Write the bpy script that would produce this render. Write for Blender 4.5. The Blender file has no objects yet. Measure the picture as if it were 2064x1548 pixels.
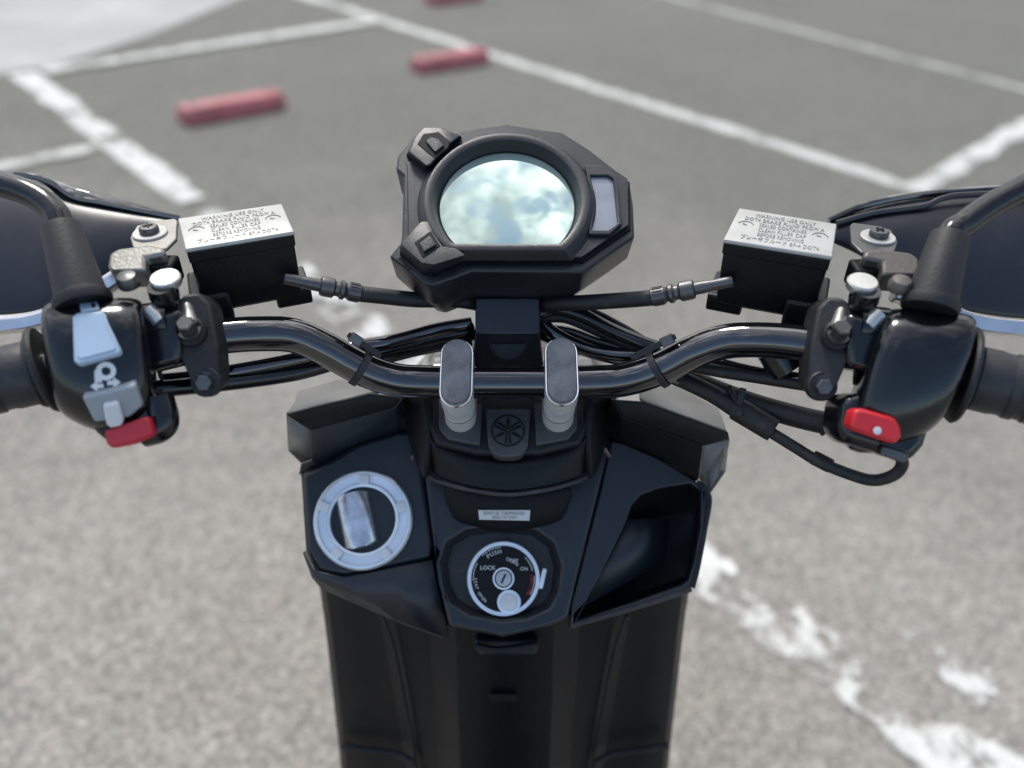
import bpy, bmesh, math, random
from mathutils import Vector, Matrix
from mathutils.bvhtree import BVHTree
random.seed(7)
V = Vector
sc = bpy.context.scene
COL = sc.collection

# ------------------------------------------------------------------ camera
F, CX, CY = 1600.0, 1032.0, 774.0
PITCH, ROLL, H = math.radians(37), math.radians(4.5), 1.36
FW = V((0, math.cos(PITCH), -math.sin(PITCH)))
UP = V((0, math.sin(PITCH), math.cos(PITCH)))
EX = V((1, 0, 0))
cr, sr = math.cos(ROLL), math.sin(ROLL)
def lean(v):                                   # scooter frame -> world axes
    a, b, c = v.dot(EX), v.dot(UP), v.dot(FW)
    return EX*(cr*a - sr*b) + UP*(sr*a + cr*b) + FW*c
R3 = Matrix((lean(V((1,0,0))), lean(V((0,1,0))), lean(V((0,0,1))))).transposed()
CAMPOS = V((0, 0, H))
cam_d = bpy.data.cameras.new("camera"); cam = bpy.data.objects.new("camera", cam_d)
COL.objects.link(cam)
cr3 = Matrix((lean(EX), lean(UP), lean(-FW))).transposed()
cam.matrix_world = Matrix.Translation(CAMPOS) @ cr3.to_4x4()
cam_d.sensor_width = 36; cam_d.lens = 36*F/2064.0
cam_d.clip_start = 0.02; cam_d.clip_end = 2000
cam_d.dof.use_dof = True; cam_d.dof.focus_distance = 0.515; cam_d.dof.aperture_fstop = 2.8
sc.camera = cam

# ------------------------------------------------------------------ world and sun
SUN_EL, SUN_AZ = math.radians(52), math.radians(-28)        # azimuth from +Y towards +X
w = bpy.data.worlds.new("World"); sc.world = w; w.use_nodes = True
nt = w.node_tree; nt.nodes.clear()
def N(tree, t, **kw):
    n = tree.nodes.new(t)
    for k, v in kw.items(): setattr(n, k, v)
    return n
out = N(nt, 'ShaderNodeOutputWorld'); bg = N(nt, 'ShaderNodeBackground')
sky = N(nt, 'ShaderNodeTexSky'); sky.sky_type = 'NISHITA'; sky.sun_disc = False
sky.sun_elevation = SUN_EL; sky.sun_rotation = SUN_AZ
tc = N(nt, 'ShaderNodeTexCoord'); sp = N(nt, 'ShaderNodeSeparateXYZ')
nt.links.new(tc.outputs['Generated'], sp.inputs[0])
def M(tree, op, a, b=None, c=None, clamp=False):
    n = tree.nodes.new('ShaderNodeMath'); n.operation = op; n.use_clamp = clamp
    for i, x in enumerate((a, b, c)):
        if x is None: continue
        if isinstance(x, (int, float)): n.inputs[i].default_value = x
        else: tree.links.new(x, n.inputs[i])
    return n.outputs[0]
zz = M(nt, 'ADD', M(nt, 'MAXIMUM', sp.outputs[2], 0.0), 0.20)
px_ = M(nt, 'DIVIDE', sp.outputs[0], zz); py_ = M(nt, 'DIVIDE', sp.outputs[1], zz)
cb = N(nt, 'ShaderNodeCombineXYZ'); nt.links.new(px_, cb.inputs[0]); nt.links.new(py_, cb.inputs[1])
cb.inputs[2].default_value = 3.7
no = N(nt, 'ShaderNodeTexNoise'); no.inputs['Scale'].default_value = 9.0; no.inputs['Detail'].default_value = 9
no.inputs['Roughness'].default_value = 0.6; no.inputs['Distortion'].default_value = 0.5
nt.links.new(cb.outputs[0], no.inputs['Vector'])
rp = N(nt, 'ShaderNodeValToRGB'); rp.color_ramp.elements[0].position = 0.43; rp.color_ramp.elements[1].position = 0.56
rp.color_ramp.elements[0].color = (0.05, 0.05, 0.05, 1)
nt.links.new(M(nt, 'MULTIPLY_ADD', sp.outputs[1], 0.22, no.outputs['Fac']), rp.inputs[0])   # cloud bank ahead, blue gaps behind the rider
no2 = N(nt, 'ShaderNodeTexNoise'); no2.inputs['Scale'].default_value = 15.0; no2.inputs['Detail'].default_value = 6
nt.links.new(cb.outputs[0], no2.inputs['Vector'])
shade = M(nt, 'MULTIPLY_ADD', no2.outputs['Fac'], 8.2, 0.3)
# thin cloud is brightest overhead and towards the sun
dp = N(nt, 'ShaderNodeVectorMath'); dp.operation = 'DOT_PRODUCT'; nt.links.new(tc.outputs['Generated'], dp.inputs[0])
dp.inputs[1].default_value = (math.sin(SUN_AZ)*math.cos(SUN_EL), math.cos(SUN_AZ)*math.cos(SUN_EL), math.sin(SUN_EL))
lobe = M(nt, 'POWER', M(nt, 'MULTIPLY_ADD', dp.outputs['Value'], 0.5, 0.5, clamp=True), 3.0)
cie = M(nt, 'ADD', M(nt, 'MULTIPLY', lobe, 1.25), M(nt, 'MULTIPLY_ADD', M(nt, 'MAXIMUM', sp.outputs[2], 0.0), 0.25, 0.10))
no3 = N(nt, 'ShaderNodeTexNoise'); no3.inputs['Scale'].default_value = 2.6; no3.inputs['Detail'].default_value = 4; no3.inputs['Distortion'].default_value = 0.8
nt.links.new(cb.outputs[0], no3.inputs['Vector'])
mass = M(nt, 'MULTIPLY_ADD', M(nt, 'SUBTRACT', no3.outputs['Fac'], 0.38, clamp=True), 5.5, 0.35)
cl = M(nt, 'MULTIPLY', M(nt, 'MULTIPLY', shade, mass), cie)
cc = N(nt, 'ShaderNodeCombineColor'); nt.links.new(cl, cc.inputs[0]); nt.links.new(M(nt, 'MULTIPLY', cl, 1.0), cc.inputs[1]); nt.links.new(M(nt, 'MULTIPLY', cl, 1.03), cc.inputs[2])
mx = N(nt, 'ShaderNodeMix'); mx.data_type = 'RGBA'
nt.links.new(rp.outputs[0], mx.inputs[0]); nt.links.new(sky.outputs[0], mx.inputs[6]); nt.links.new(cc.outputs[0], mx.inputs[7])
nt.links.new(mx.outputs[2], bg.inputs[0]); bg.inputs[1].default_value = 0.15
nt.links.new(bg.outputs[0], out.inputs[0])
sd = bpy.data.lights.new("sun", 'SUN'); sd.energy = 1.5; sd.angle = math.radians(12); sd.color = (1, 0.95, 0.88)
so = bpy.data.objects.new("sun", sd); COL.objects.link(so)
sdir = V((math.sin(SUN_AZ)*math.cos(SUN_EL), math.cos(SUN_AZ)*math.cos(SUN_EL), math.sin(SUN_EL)))
so.rotation_euler = sdir.to_track_quat('Z', 'Y').to_euler(); so.location = sdir*20
vs = sc.view_settings; vs.view_transform = 'Standard'; vs.look = 'None'; vs.gamma = 1; vs.exposure = 0.9
vs.use_curve_mapping = False
sc.render.engine = 'CYCLES'; sc.cycles.use_denoising = True; sc.cycles.max_bounces = 8
sc.cycles.sample_clamp_indirect = 6

# ------------------------------------------------------------------ projections
def ray(px, py): return FW + EX*((px-CX)/F) + UP*((CY-py)/F)
def P(px, py, d): return ray(px, py)*d
def on_plane(px, py, o, n):
    r = ray(px, py); return r*(o.dot(n)/r.dot(n))
def ground(px, py):                            # world point on the ground
    r = lean(ray(px, py)); t = H/-r.z
    return V((r.x*t, r.y*t, 0))
def nrm(el): return V((0, -math.cos(math.radians(el)), math.sin(math.radians(el))))

# ------------------------------------------------------------------ materials
def mat(name, col, rough=0.5, metal=0.0, grain=0.0, gscale=900, var=0.15, vscale=30, coat=0.0, dust=0.0, spec=0.5, rvar=0.1, sub=None):
    m = bpy.data.materials.new(name); m.use_nodes = True; t = m.node_tree; b = t.nodes['Principled BSDF']
    b.inputs['Roughness'].default_value = rough; b.inputs['Metallic'].default_value = metal
    b.inputs['Specular IOR Level'].default_value = spec
    b.inputs['Coat Weight'].default_value = coat; b.inputs['Coat Roughness'].default_value = 0.06
    c = N(t, 'ShaderNodeTexCoord'); n = N(t, 'ShaderNodeTexNoise'); n.inputs['Scale'].default_value = vscale
    n.inputs['Detail'].default_value = 6; n.inputs['Roughness'].default_value = 0.65
    t.links.new(c.outputs['Object'], n.inputs['Vector'])
    r = N(t, 'ShaderNodeValToRGB'); e = r.color_ramp.elements
    e[0].position = 0.3; e[1].position = 0.7
    e[0].color = (*[x*(1-var) for x in col], 1); e[1].color = (*[min(1, x*(1+var)) for x in col], 1)
    t.links.new(n.outputs['Fac'], r.inputs[0])
    last = r.outputs[0]
    if dust:
        n2 = N(t, 'ShaderNodeTexNoise'); n2.inputs['Scale'].default_value = vscale*2.3; n2.inputs['Detail'].default_value = 10
        n2.inputs['Roughness'].default_value = 0.8
        t.links.new(c.outputs['Object'], n2.inputs['Vector'])
        f = M(t, 'MULTIPLY', M(t, 'SUBTRACT', n2.outputs['Fac'], 0.53, clamp=True), dust*5, clamp=True)
        q = N(t, 'ShaderNodeMix'); q.data_type = 'RGBA'; t.links.new(f, q.inputs[0]); t.links.new(last, q.inputs[6])
        q.inputs[7].default_value = (0.25, 0.24, 0.22, 1); last = q.outputs[2]
    t.links.new(last, b.inputs['Base Color'])
    t.links.new(M(t, 'MULTIPLY_ADD', n.outputs['Fac'], rvar*2, rough-rvar, clamp=True), b.inputs['Roughness'])
    if grain:
        g = N(t, 'ShaderNodeTexNoise'); g.inputs['Scale'].default_value = gscale; g.inputs['Detail'].default_value = 2
        t.links.new(c.outputs['Object'], g.inputs['Vector'])
        bp = N(t, 'ShaderNodeBump'); bp.inputs['Strength'].default_value = grain; bp.inputs['Distance'].default_value = 0.0006
        t.links.new(g.outputs['Fac'], bp.inputs['Height']); t.links.new(bp.outputs[0], b.inputs['Normal'])
    return m
BK = (0.0045, 0.006, 0.008)
m_matte = mat('matte_black_plastic', BK, 0.5, spec=0.38, grain=0.35, gscale=1400, dust=0.10)
m_tex = mat('grained_black_plastic', (0.022, 0.023, 0.025), 0.45, grain=0.9, gscale=1100, dust=0.18)
m_shoulder = mat('painted_sheen_grained_plastic', (0.14, 0.142, 0.138), 0.34, grain=0.8, gscale=900, dust=0.2)  # black plastic given a pale base that paints in its sky sheen
m_pad = mat('grained_pad_plastic', (0.045, 0.047, 0.050), 0.45, grain=0.9, gscale=1100, dust=0.15)
m_gauge = mat('gauge_plastic', (0.009, 0.0115, 0.015), 0.30, grain=0.25, gscale=2500, dust=0.06)
m_leg = mat('leg_shield_plastic', (0.0025, 0.0035, 0.0050), 0.42, spec=0.25, grain=0.3, gscale=1500, dust=0.04)
m_dash = mat('dash_plastic', (0.0075, 0.0115, 0.0165), 0.36, spec=0.5, grain=0.3, gscale=1500, dust=0.05)
m_deep = mat('deep_black_plastic', (0.003, 0.0035, 0.0045), 0.6, grain=0.2, spec=0.25)
m_gloss = mat('gloss_black_paint', (0.004, 0.004, 0.005), 0.05, rvar=0.03, grain=0.12, gscale=130, coat=0.6, vscale=60, dust=0.02)
m_case = mat('switch_case_plastic', (0.004, 0.005, 0.0065), 0.16, rvar=0.05, grain=0.1, gscale=700, dust=0.03)
m_res = mat('reservoir_black_paint', (0.003, 0.004, 0.0055), 0.38, spec=0.3, grain=0.3, gscale=900, dust=0.03)
m_cap = mat('satin_cap_paint', (0.40, 0.40, 0.375), 0.42, metal=0.3, grain=0.15, gscale=800, dust=0.05)
m_letter = mat('cap_lettering_grey', (0.24, 0.24, 0.23), 0.5, metal=0.2)
m_rubber = mat('black_rubber', (0.0065, 0.0072, 0.0085), 0.58, grain=0.4, gscale=500, dust=0.12)
m_grip = mat('grip_rubber', (0.016, 0.017, 0.019), 0.5, grain=0.4, gscale=400, dust=0.12)
m_silver = mat('brushed_silver', (0.55, 0.56, 0.57), 0.28, metal=1.0, grain=0.1, gscale=500)
m_satin = mat('satin_riser_metal', (0.58, 0.58, 0.56), 0.34, metal=0.3, grain=0.1)
m_edge = mat('machined_edge', (0.85, 0.86, 0.87), 0.2, metal=1.0)
m_clamp = mat('scuffed_clamp_top', (0.11, 0.115, 0.125), 0.30, rvar=0.16, var=0.5, grain=0.25, dust=0.40, vscale=60)
m_zinc = mat('zinc_plated_steel', (0.50, 0.50, 0.46), 0.34, metal=0.85, grain=0.3, gscale=600)
m_plate = mat('dull_zinc_plate', (0.25, 0.24, 0.22), 0.42, metal=0.6, grain=0.4, gscale=400, dust=0.2)
m_steel = mat('dark_steel', (0.10, 0.10, 0.10), 0.4, metal=0.8, grain=0.3, gscale=400, dust=0.1)
m_brown = mat('weathered_bracket', (0.13, 0.118, 0.108), 0.5, metal=0.6, grain=0.4, gscale=400, dust=0.2)
m_blue = mat('pale_blue_switch', (0.37, 0.47, 0.58), 0.30, var=0.06)
m_grey = mat('grey_switch', (0.28, 0.31, 0.33), 0.4, var=0.08)
m_white = mat('pale_slider', (0.62, 0.63, 0.63), 0.4, var=0.05)
m_print = mat('white_print', (0.62, 0.64, 0.64), 0.5, var=0.05)
m_horn = mat('dark_red_button', (0.42, 0.014, 0.026), 0.4, var=0.2)
m_red = mat('red_start_button', (0.55, 0.015, 0.022), 0.38, var=0.12)
m_alu = mat('cast_aluminium', (0.74, 0.77, 0.79), 0.38, metal=0.8, var=0.12, grain=0.2, gscale=500)
m_knob = mat('brushed_knob_metal', (0.55, 0.57, 0.60), 0.30, metal=0.85, var=0.3, vscale=80, grain=0.1)
m_stripe = mat('red_print', (0.5, 0.03, 0.04), 0.5)
m_sticker = mat('sticker_white', (0.55, 0.56, 0.56), 0.5, var=0.05)
m_navy = mat('navy_grey_plastic', (0.009, 0.011, 0.017), 0.35, dust=0.05)
m_ind = mat('smoked_indicator_lens', (0.27, 0.28, 0.31), 0.18, var=0.1, vscale=50, metal=0.25)
m_stop = mat('faded_red_paint', (0.40, 0.105, 0.110), 0.55, var=0.3, vscale=9, grain=0.5, gscale=60, dust=0.8)
m_lcd = bpy.data.materials.new('display_glass'); m_lcd.use_nodes = True
b = m_lcd.node_tree.nodes['Principled BSDF']; b.inputs['Base Color'].default_value = (0.49, 0.63, 0.54, 1)
b.inputs['Metallic'].default_value = 0.6; b.inputs['Roughness'].default_value = 0.03; b.inputs['Coat Weight'].default_value = 1; b.inputs['Coat Roughness'].default_value = 0.01

m_gloss.node_tree.nodes['Principled BSDF'].inputs['IOR'].default_value = 1.6
m_gloss.node_tree.nodes['Principled BSDF'].inputs['Coat Weight'].default_value = 1.0
# ------------------------------------------------------------------ scooter root and object makers
def thing(name, label, cat, loc, group=None):
    o = bpy.data.objects.new(name, None); COL.objects.link(o); o.location = loc; o.empty_display_size = 0.1
    o['label'] = label; o['category'] = cat
    if group: o['group'] = group
    return o
base = lean(V((0, 0.45, -H))) + CAMPOS; base.z = 0
scooter = thing('scooter', 'black scooter seen from its saddle with wide handlebar, round gauge and hand guards', 'scooter', base)
scooter.rotation_euler = R3.to_euler()
ORI = {scooter.name: R3.transposed() @ (base - CAMPOS)}     # origin of each object, in the scooter frame

def link(name, me, m, parent, label=None, bevel=0, smooth=35, subsurf=0, solid=0, world=False, seg=2, off=-1):
    me.materials.append(m)
    o = bpy.data.objects.new(name, me); COL.objects.link(o)
    if parent is not None:
        n = len(me.vertices); c = V((0, 0, 0))
        for v in me.vertices: c += v.co
        c /= max(n, 1)
        for v in me.vertices: v.co -= c
        o.parent = parent; o.location = c - ORI[parent.name]; ORI[o.name] = c
    me.shade_smooth()
    if solid:
        s = o.modifiers.new('solid', 'SOLIDIFY'); s.thickness = solid; s.offset = off
    if bevel:
        s = o.modifiers.new('bevel', 'BEVEL'); s.width = bevel; s.segments = seg; s.limit_method = 'ANGLE'
        s.angle_limit = math.radians(28); s.harden_normals = False; s.use_clamp_overlap = True
    if subsurf:
        s = o.modifiers.new('subsurf', 'SUBSURF'); s.levels = subsurf; s.render_levels = subsurf
    me.set_sharp_from_angle(angle=math.radians(smooth))
    if bevel: me.set_sharp_from_angle(angle=math.radians(60 if bevel else smooth)); 
    if label: o['label'] = label
    return o

class MB:
    def __init__(s): s.v = []; s.f = []
    def add(s, vs, fs):
        k = len(s.v); s.v += [V(x) for x in vs]; s.f += [[i+k for i in f] for f in fs]; return s
    def box(s, c, x, y, z, hx, hy, hz):
        vs = [c + x*hx*a + y*hy*b_ + z*hz*d for a in (-1,1) for b_ in (-1,1) for d in (-1,1)]
        return s.add(vs, [(0,1,3,2),(4,6,7,5),(0,4,5,1),(2,3,7,6),(0,2,6,4),(1,5,7,3)])
    def loft(s, rings, cap=True, closed=True):
        n = len(rings[0]); vs = [p for r in rings for p in r]; fs = []
        for i in range(len(rings)-1):
            for j in range(n if closed else n-1):
                k = (j+1) % n
                fs.append((i*n+j, i*n+k, (i+1)*n+k, (i+1)*n+j))
        if cap and closed:
            fs.append(tuple(range(n))[::-1]); fs.append(tuple((len(rings)-1)*n+j for j in range(n)))
        return s.add(vs, fs)
    def prism(s, pts, vec):
        return s.loft([pts, [p+vec for p in pts]])
    def mesh(s, name='m'):
        me = bpy.data.meshes.new(name); me.from_pydata([tuple(p) for p in s.v], [], s.f); me.update()
        bm = bmesh.new(); bm.from_mesh(me); bmesh.ops.recalc_face_normals(bm, faces=bm.faces); bm.to_mesh(me); bm.free()
        return me
    def obj(s, name, m, parent=None, **kw): return link(name, s.mesh(name), m, parent, **kw)

def frame(z):
    z = z.normalized(); a = V((0,0,1)) if abs(z.z) < 0.9 else EX
    x = a.cross(z).normalized(); return x, z.cross(x), z
def circle(c, x, y, r, n=32, ry=None, a0=0):
    ry = r if ry is None else ry
    return [c + x*(r*math.cos(a0+2*math.pi*i/n)) + y*(ry*math.sin(a0+2*math.pi*i/n)) for i in range(n)]
def lathe(c, z, prof, n=32, mb=None):
    x, y, z = frame(z); mb = mb or MB()
    return mb.loft([circle(c + z*h, x, y, max(r, 1e-5), n) for r, h in prof])
def spline(pts, n=8):
    q = [pts[0]*2-pts[1]] + pts + [pts[-1]*2-pts[-2]]; o = []
    for i in range(1, len(q)-2):
        for k in range(n):
            t = k/n; a, b_, c, d = q[i-1:i+3]
            o.append(0.5*((2*b_) + (c-a)*t + (2*a-5*b_+4*c-d)*t*t + (3*b_-a-3*c+d)*t**3))
    o.append(q[-2]); return o
def tube(pts, r, n=12, sm=8, mb=None, rfun=None):
    mb = mb or MB(); pts = spline(pts, sm) if sm > 1 else pts
    rings = []; x = None
    for i, p in enumerate(pts):
        t = (pts[min(i+1, len(pts)-1)] - pts[max(i-1, 0)]).normalized()
        if x is None: x = frame(t)[0]
        x = (x - t*x.dot(t)).normalized(); y = t.cross(x)
        rr = rfun(i/(len(pts)-1)) if rfun else r
        rings.append(circle(p, x, y, rr, n))
    return mb.loft(rings)
def PL(path): return [P(*q) for q in path]
def holed(outline, holes, vec):
    """slab with holes: outline and holes are 3D loops, extruded along vec"""
    bm = bmesh.new(); 
    for off in (V((0,0,0)), vec):
        es = []
        for L in [outline]+holes:
            vs = [bm.verts.new(p+off) for p in L]
            es += [bm.edges.new((vs[i], vs[(i+1) % len(vs)])) for i in range(len(vs))]
        bmesh.ops.triangle_fill(bm, edges=es, use_beauty=True, use_dissolve=False)
    bm.verts.ensure_lookup_table(); k = 0; tot = sum(len(L) for L in [outline]+holes)
    for L in [outline]+holes:
        n = len(L)
        for i in range(n):
            j = (i+1) % n
            bm.faces.new((bm.verts[k+i], bm.verts[k+j], bm.verts[k+j+tot], bm.verts[k+i+tot]))
        k += n
    bmesh.ops.recalc_face_normals(bm, faces=bm.faces)
    me = bpy.data.meshes.new('slab'); bm.to_mesh(me); bm.free(); return me
def patch(rows, name, m, parent, solid=0.003, sub=2, bevel=0, **kw):
    vs = [P(*q) for r in rows for q in r]; n = len(rows[0]); fs = []
    for i in range(len(rows)-1):
        for j in range(n-1): fs.append((i*n+j, (i+1)*n+j, (i+1)*n+j+1, i*n+j+1))
    me = bpy.data.meshes.new(name); me.from_pydata([tuple(v) for v in vs], [], fs); me.update()
    return link(name, me, m, parent, solid=solid, subsurf=sub, bevel=bevel, **kw)
def text_mesh(s, size, o, x, y, depth=0.0002, align='CENTER', spacing=1.0):
    cu = bpy.data.curves.new('t', 'FONT'); cu.body = s; cu.size = size; cu.extrude = depth; cu.align_x = align; cu.align_y = 'CENTER'
    cu.space_character = spacing; cu.resolution_u = 2
    ob = bpy.data.objects.new('t', cu); COL.objects.link(ob)
    dg = bpy.context.evaluated_depsgraph_get(); me = bpy.data.meshes.new_from_object(ob.evaluated_get(dg))
    bpy.data.objects.remove(ob)
    me.materials.clear()
    z = x.cross(y)
    for v in me.vertices: v.co = o + x*v.co.x + y*v.co.y + z*v.co.z
    return me
def joined(meshes):
    bm = bmesh.new()
    for me in meshes: bm.from_mesh(me)
    me = bpy.data.meshes.new('j'); bm.to_mesh(me); bm.free(); return me
class Surf:
    """ray hits on a finished mesh, to seat small pieces on it"""
    def __init__(s, o):
        dg = bpy.context.evaluated_depsgraph_get(); ev = o.evaluated_get(dg); me = ev.to_mesh()
        c = ORI[o.name]; s.t = BVHTree.FromPolygons([v.co + c for v in me.vertices], [tuple(p.vertices) for p in me.polygons]); ev.to_mesh_clear()
    def __call__(s, px, py):
        r = ray(px, py).normalized(); h = s.t.ray_cast(V((0,0,0)), r)
        return h[0], h[1]
    def seat(s, outline, h, dz=0.0):
        """points of the outline on the mean plane of the hits, with the plane's normal"""
        hits = [s(*q) for q in outline]; good = [x for x in hits if x[0]]
        c = sum((x[0] for x in good), V((0,0,0)))/len(good); n = sum((x[1] for x in good), V((0,0,0))).normalized()
        if n.dot(c) > 0: n = -n
        return [on_plane(q[0], q[1], c + n*(h+dz), n) for q in outline], n

# ------------------------------------------------------------------ ground, lines, kerb area
def asphalt():
    m = bpy.data.materials.new('worn_asphalt'); m.use_nodes = True; t = m.node_tree; b = t.nodes['Principled BSDF']
    c = N(t, 'ShaderNodeTexCoord')
    def noise(sc_, det=6, ro=0.6):
        n = N(t, 'ShaderNodeTexNoise'); n.inputs['Scale'].default_value = sc_; n.inputs['Detail'].default_value = det
        n.inputs['Roughness'].default_value = ro; t.links.new(c.outputs['Object'], n.inputs['Vector']); return n.outputs['Fac']
    r = N(t, 'ShaderNodeValToRGB'); e = r.color_ramp.elements
    e[0].position = 0.25; e[0].color = (0.222, 0.208, 0.185, 1); e[1].position = 0.75; e[1].color = (0.318, 0.299, 0.268, 1)
    f = M(t, 'ADD', M(t, 'MULTIPLY', noise(0.8), 0.54), M(t, 'ADD', M(t, 'MULTIPLY', noise(22, 4), 0.18), M(t, 'MULTIPLY', noise(7, 4), 0.28)))
    t.links.new(f, r.inputs[0])
    # the tone turns darker and cooler further off from the scooter, with uneven patches
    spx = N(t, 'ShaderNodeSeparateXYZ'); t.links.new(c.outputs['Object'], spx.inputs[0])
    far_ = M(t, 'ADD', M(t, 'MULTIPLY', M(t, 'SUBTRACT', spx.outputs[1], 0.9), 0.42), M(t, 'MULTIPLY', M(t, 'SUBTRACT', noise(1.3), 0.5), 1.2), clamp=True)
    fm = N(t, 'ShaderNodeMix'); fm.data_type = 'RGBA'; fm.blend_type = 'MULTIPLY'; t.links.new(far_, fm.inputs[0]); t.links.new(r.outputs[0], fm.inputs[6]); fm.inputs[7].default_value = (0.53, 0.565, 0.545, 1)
    st = M(t, 'MULTIPLY', M(t, 'SUBTRACT', noise(0.55, 8, 0.7), 0.52, clamp=True), 4.0, clamp=True)
    sm_ = N(t, 'ShaderNodeMix'); sm_.data_type = 'RGBA'; sm_.blend_type = 'MULTIPLY'; t.links.new(st, sm_.inputs[0]); t.links.new(fm.outputs[2], sm_.inputs[6]); sm_.inputs[7].default_value = (0.80, 0.80, 0.79, 1)
    vb = N(t, 'ShaderNodeTexVoronoi'); vb.inputs['Scale'].default_value = 38; t.links.new(c.outputs['Object'], vb.inputs['Vector'])
    sepb = N(t, 'ShaderNodeSeparateColor'); t.links.new(vb.outputs['Color'], sepb.inputs[0])
    vo = N(t, 'ShaderNodeTexVoronoi'); vo.inputs['Scale'].default_value = 130; t.links.new(c.outputs['Object'], vo.inputs['Vector'])
    sep = N(t, 'ShaderNodeSeparateColor'); t.links.new(vo.outputs['Color'], sep.inputs[0])
    k = M(t, 'MULTIPLY', M(t, 'MULTIPLY_ADD', M(t, 'POWER', sep.outputs[0], 1.6), 0.72, 0.71), M(t, 'MULTIPLY_ADD', sepb.outputs[0], 0.10, 0.95))
    # pale and reddish stones among the dark ones
    mixv = N(t, 'ShaderNodeMix'); mixv.data_type = 'RGBA'; mixv.blend_type = 'MULTIPLY'; mixv.inputs[0].default_value = 1
    cc_ = N(t, 'ShaderNodeCombineColor'); t.links.new(M(t, 'MULTIPLY', k, M(t, 'MULTIPLY_ADD', sep.outputs[1], 0.10, 0.96)), cc_.inputs[0]); t.links.new(k, cc_.inputs[1]); t.links.new(M(t, 'MULTIPLY', k, 0.985), cc_.inputs[2])
    t.links.new(sm_.outputs[2], mixv.inputs[6]); t.links.new(cc_.outputs[0], mixv.inputs[7])
    t.links.new(mixv.outputs[2], b.inputs['Base Color']); b.inputs['Roughness'].default_value = 0.85
    b.inputs['Specular IOR Level'].default_value = 0.3
    bp = N(t, 'ShaderNodeBump'); bp.inputs['Strength'].default_value = 0.6; bp.inputs['Distance'].default_value = 0.004
    t.links.new(M(t, 'SUBTRACT', 1.0, vo.outputs['Distance']), bp.inputs['Height']); t.links.new(bp.outputs[0], b.inputs['Normal'])
    return m
def line_mat(name, wear, edge=0.25, col=(0.62, 0.62, 0.58), seed=0.0):
    """paint on a strip with UVs: u in metres along, v -1..1 across; wear 0..1 opens gaps"""
    m = bpy.data.materials.new(name); m.use_nodes = True; t = m.node_tree; b = t.nodes['Principled BSDF']; o = t.nodes['Material Output']
    uv = N(t, 'ShaderNodeUVMap'); s = N(t, 'ShaderNodeSeparateXYZ'); t.links.new(uv.outputs[0], s.inputs[0])
    c = N(t, 'ShaderNodeTexCoord')
    def noise(sc_, det=5):
        n = N(t, 'ShaderNodeTexNoise'); n.noise_dimensions = '4D'; n.inputs['W'].default_value = seed; n.inputs['Scale'].default_value = sc_; n.inputs['Detail'].default_value = det
        n.inputs['Roughness'].default_value = 0.6
        t.links.new(c.outputs['Object'], n.inputs['Vector']); return n.outputs['Fac']
    ed = M(t, 'MULTIPLY', M(t, 'SUBTRACT', 0.72, M(t, 'ABSOLUTE', s.outputs[1])), 3.0)       # >0 inside
    big = M(t, 'SUBTRACT', noise(5.5 if wear < .5 else 6.0), 0.5); fine = M(t, 'SUBTRACT', noise(60, 4), 0.5)
    val = M(t, 'ADD', M(t, 'ADD', M(t, 'MINIMUM', ed, 1.0), M(t, 'MULTIPLY', big, 2.0+6.0*wear)), M(t, 'MULTIPLY_ADD', fine, 2.0 if wear < .5 else 1.1, -1.6*wear))
    fac = M(t, 'MULTIPLY', M(t, 'MULTIPLY_ADD', val, 2.6, 0.0, clamp=True), 0.93)
    r = N(t, 'ShaderNodeValToRGB'); e = r.color_ramp.elements; e[0].position = .3; e[1].position = .7
    e[0].color = (*[x*0.68 for x in col], 1); e[1].color = (*[x*1.12 for x in col], 1)
    t.links.new(noise(14, 8), r.inputs[0]); t.links.new(r.outputs[0], b.inputs['Base Color']); b.inputs['Roughness'].default_value = 0.75
    tr = N(t, 'ShaderNodeBsdfTransparent'); ms = N(t, 'ShaderNodeMixShader')
    t.links.new(fac, ms.inputs[0]); t.links.new(tr.outputs[0], ms.inputs[1]); t.links.new(b.outputs[0], ms.inputs[2]); t.links.new(ms.outputs[0], o.inputs[0])
    return m
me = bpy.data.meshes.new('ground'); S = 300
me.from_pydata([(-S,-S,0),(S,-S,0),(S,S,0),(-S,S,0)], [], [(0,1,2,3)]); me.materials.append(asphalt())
g = bpy.data.objects.new('asphalt_ground', me); COL.objects.link(g); g['kind'] = 'structure'; g['label'] = 'worn grey asphalt of the car park'
def strip(a, b_, width, m, z, name='parking_line', label=None):
    d = (b_-a).normalized(); n = V((-d.y, d.x, 0)); L = (b_-a).length; hw = width/2/0.72
    k = max(2, int(L/0.25)); vs = []; fs = []; uvs = []
    for i in range(k+1):
        for s in (-1, 1): vs.append(tuple(a + d*(L*i/k) + n*(hw*s) + V((0,0,z)))); uvs.append((L*i/k, s))
    for i in range(k): fs.append((2*i, 2*i+2, 2*i+3, 2*i+1))
    me = bpy.data.meshes.new(name); me.from_pydata(vs, [], fs); uvl = me.uv_layers.new(name='UVMap')
    for lp in me.loops: uvl.data[lp.index].uv = uvs[lp.vertex_index]
    me.materials.append(m); o = bpy.data.objects.new(name, me); COL.objects.link(o); o['kind'] = 'structure'
    if label: o['label'] = label
    return o
def ext(a, b_, s, e):                          # lengthen by metres
    d = (b_-a).normalized(); return a - d*s, b_ + d*e
GP = ground
lp1 = line_mat('line_paint_fresh', 0.24, col=(0.60, 0.60, 0.56), seed=1)
lp2 = line_mat('line_paint_worn', 0.54, col=(0.70, 0.70, 0.66), seed=4)
lp3 = line_mat('line_paint_faded', 0.25, col=(0.46, 0.46, 0.43), seed=7)
lp4 = line_mat('line_paint_bright', 0.28, col=(0.64, 0.64, 0.60), seed=9)
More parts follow.
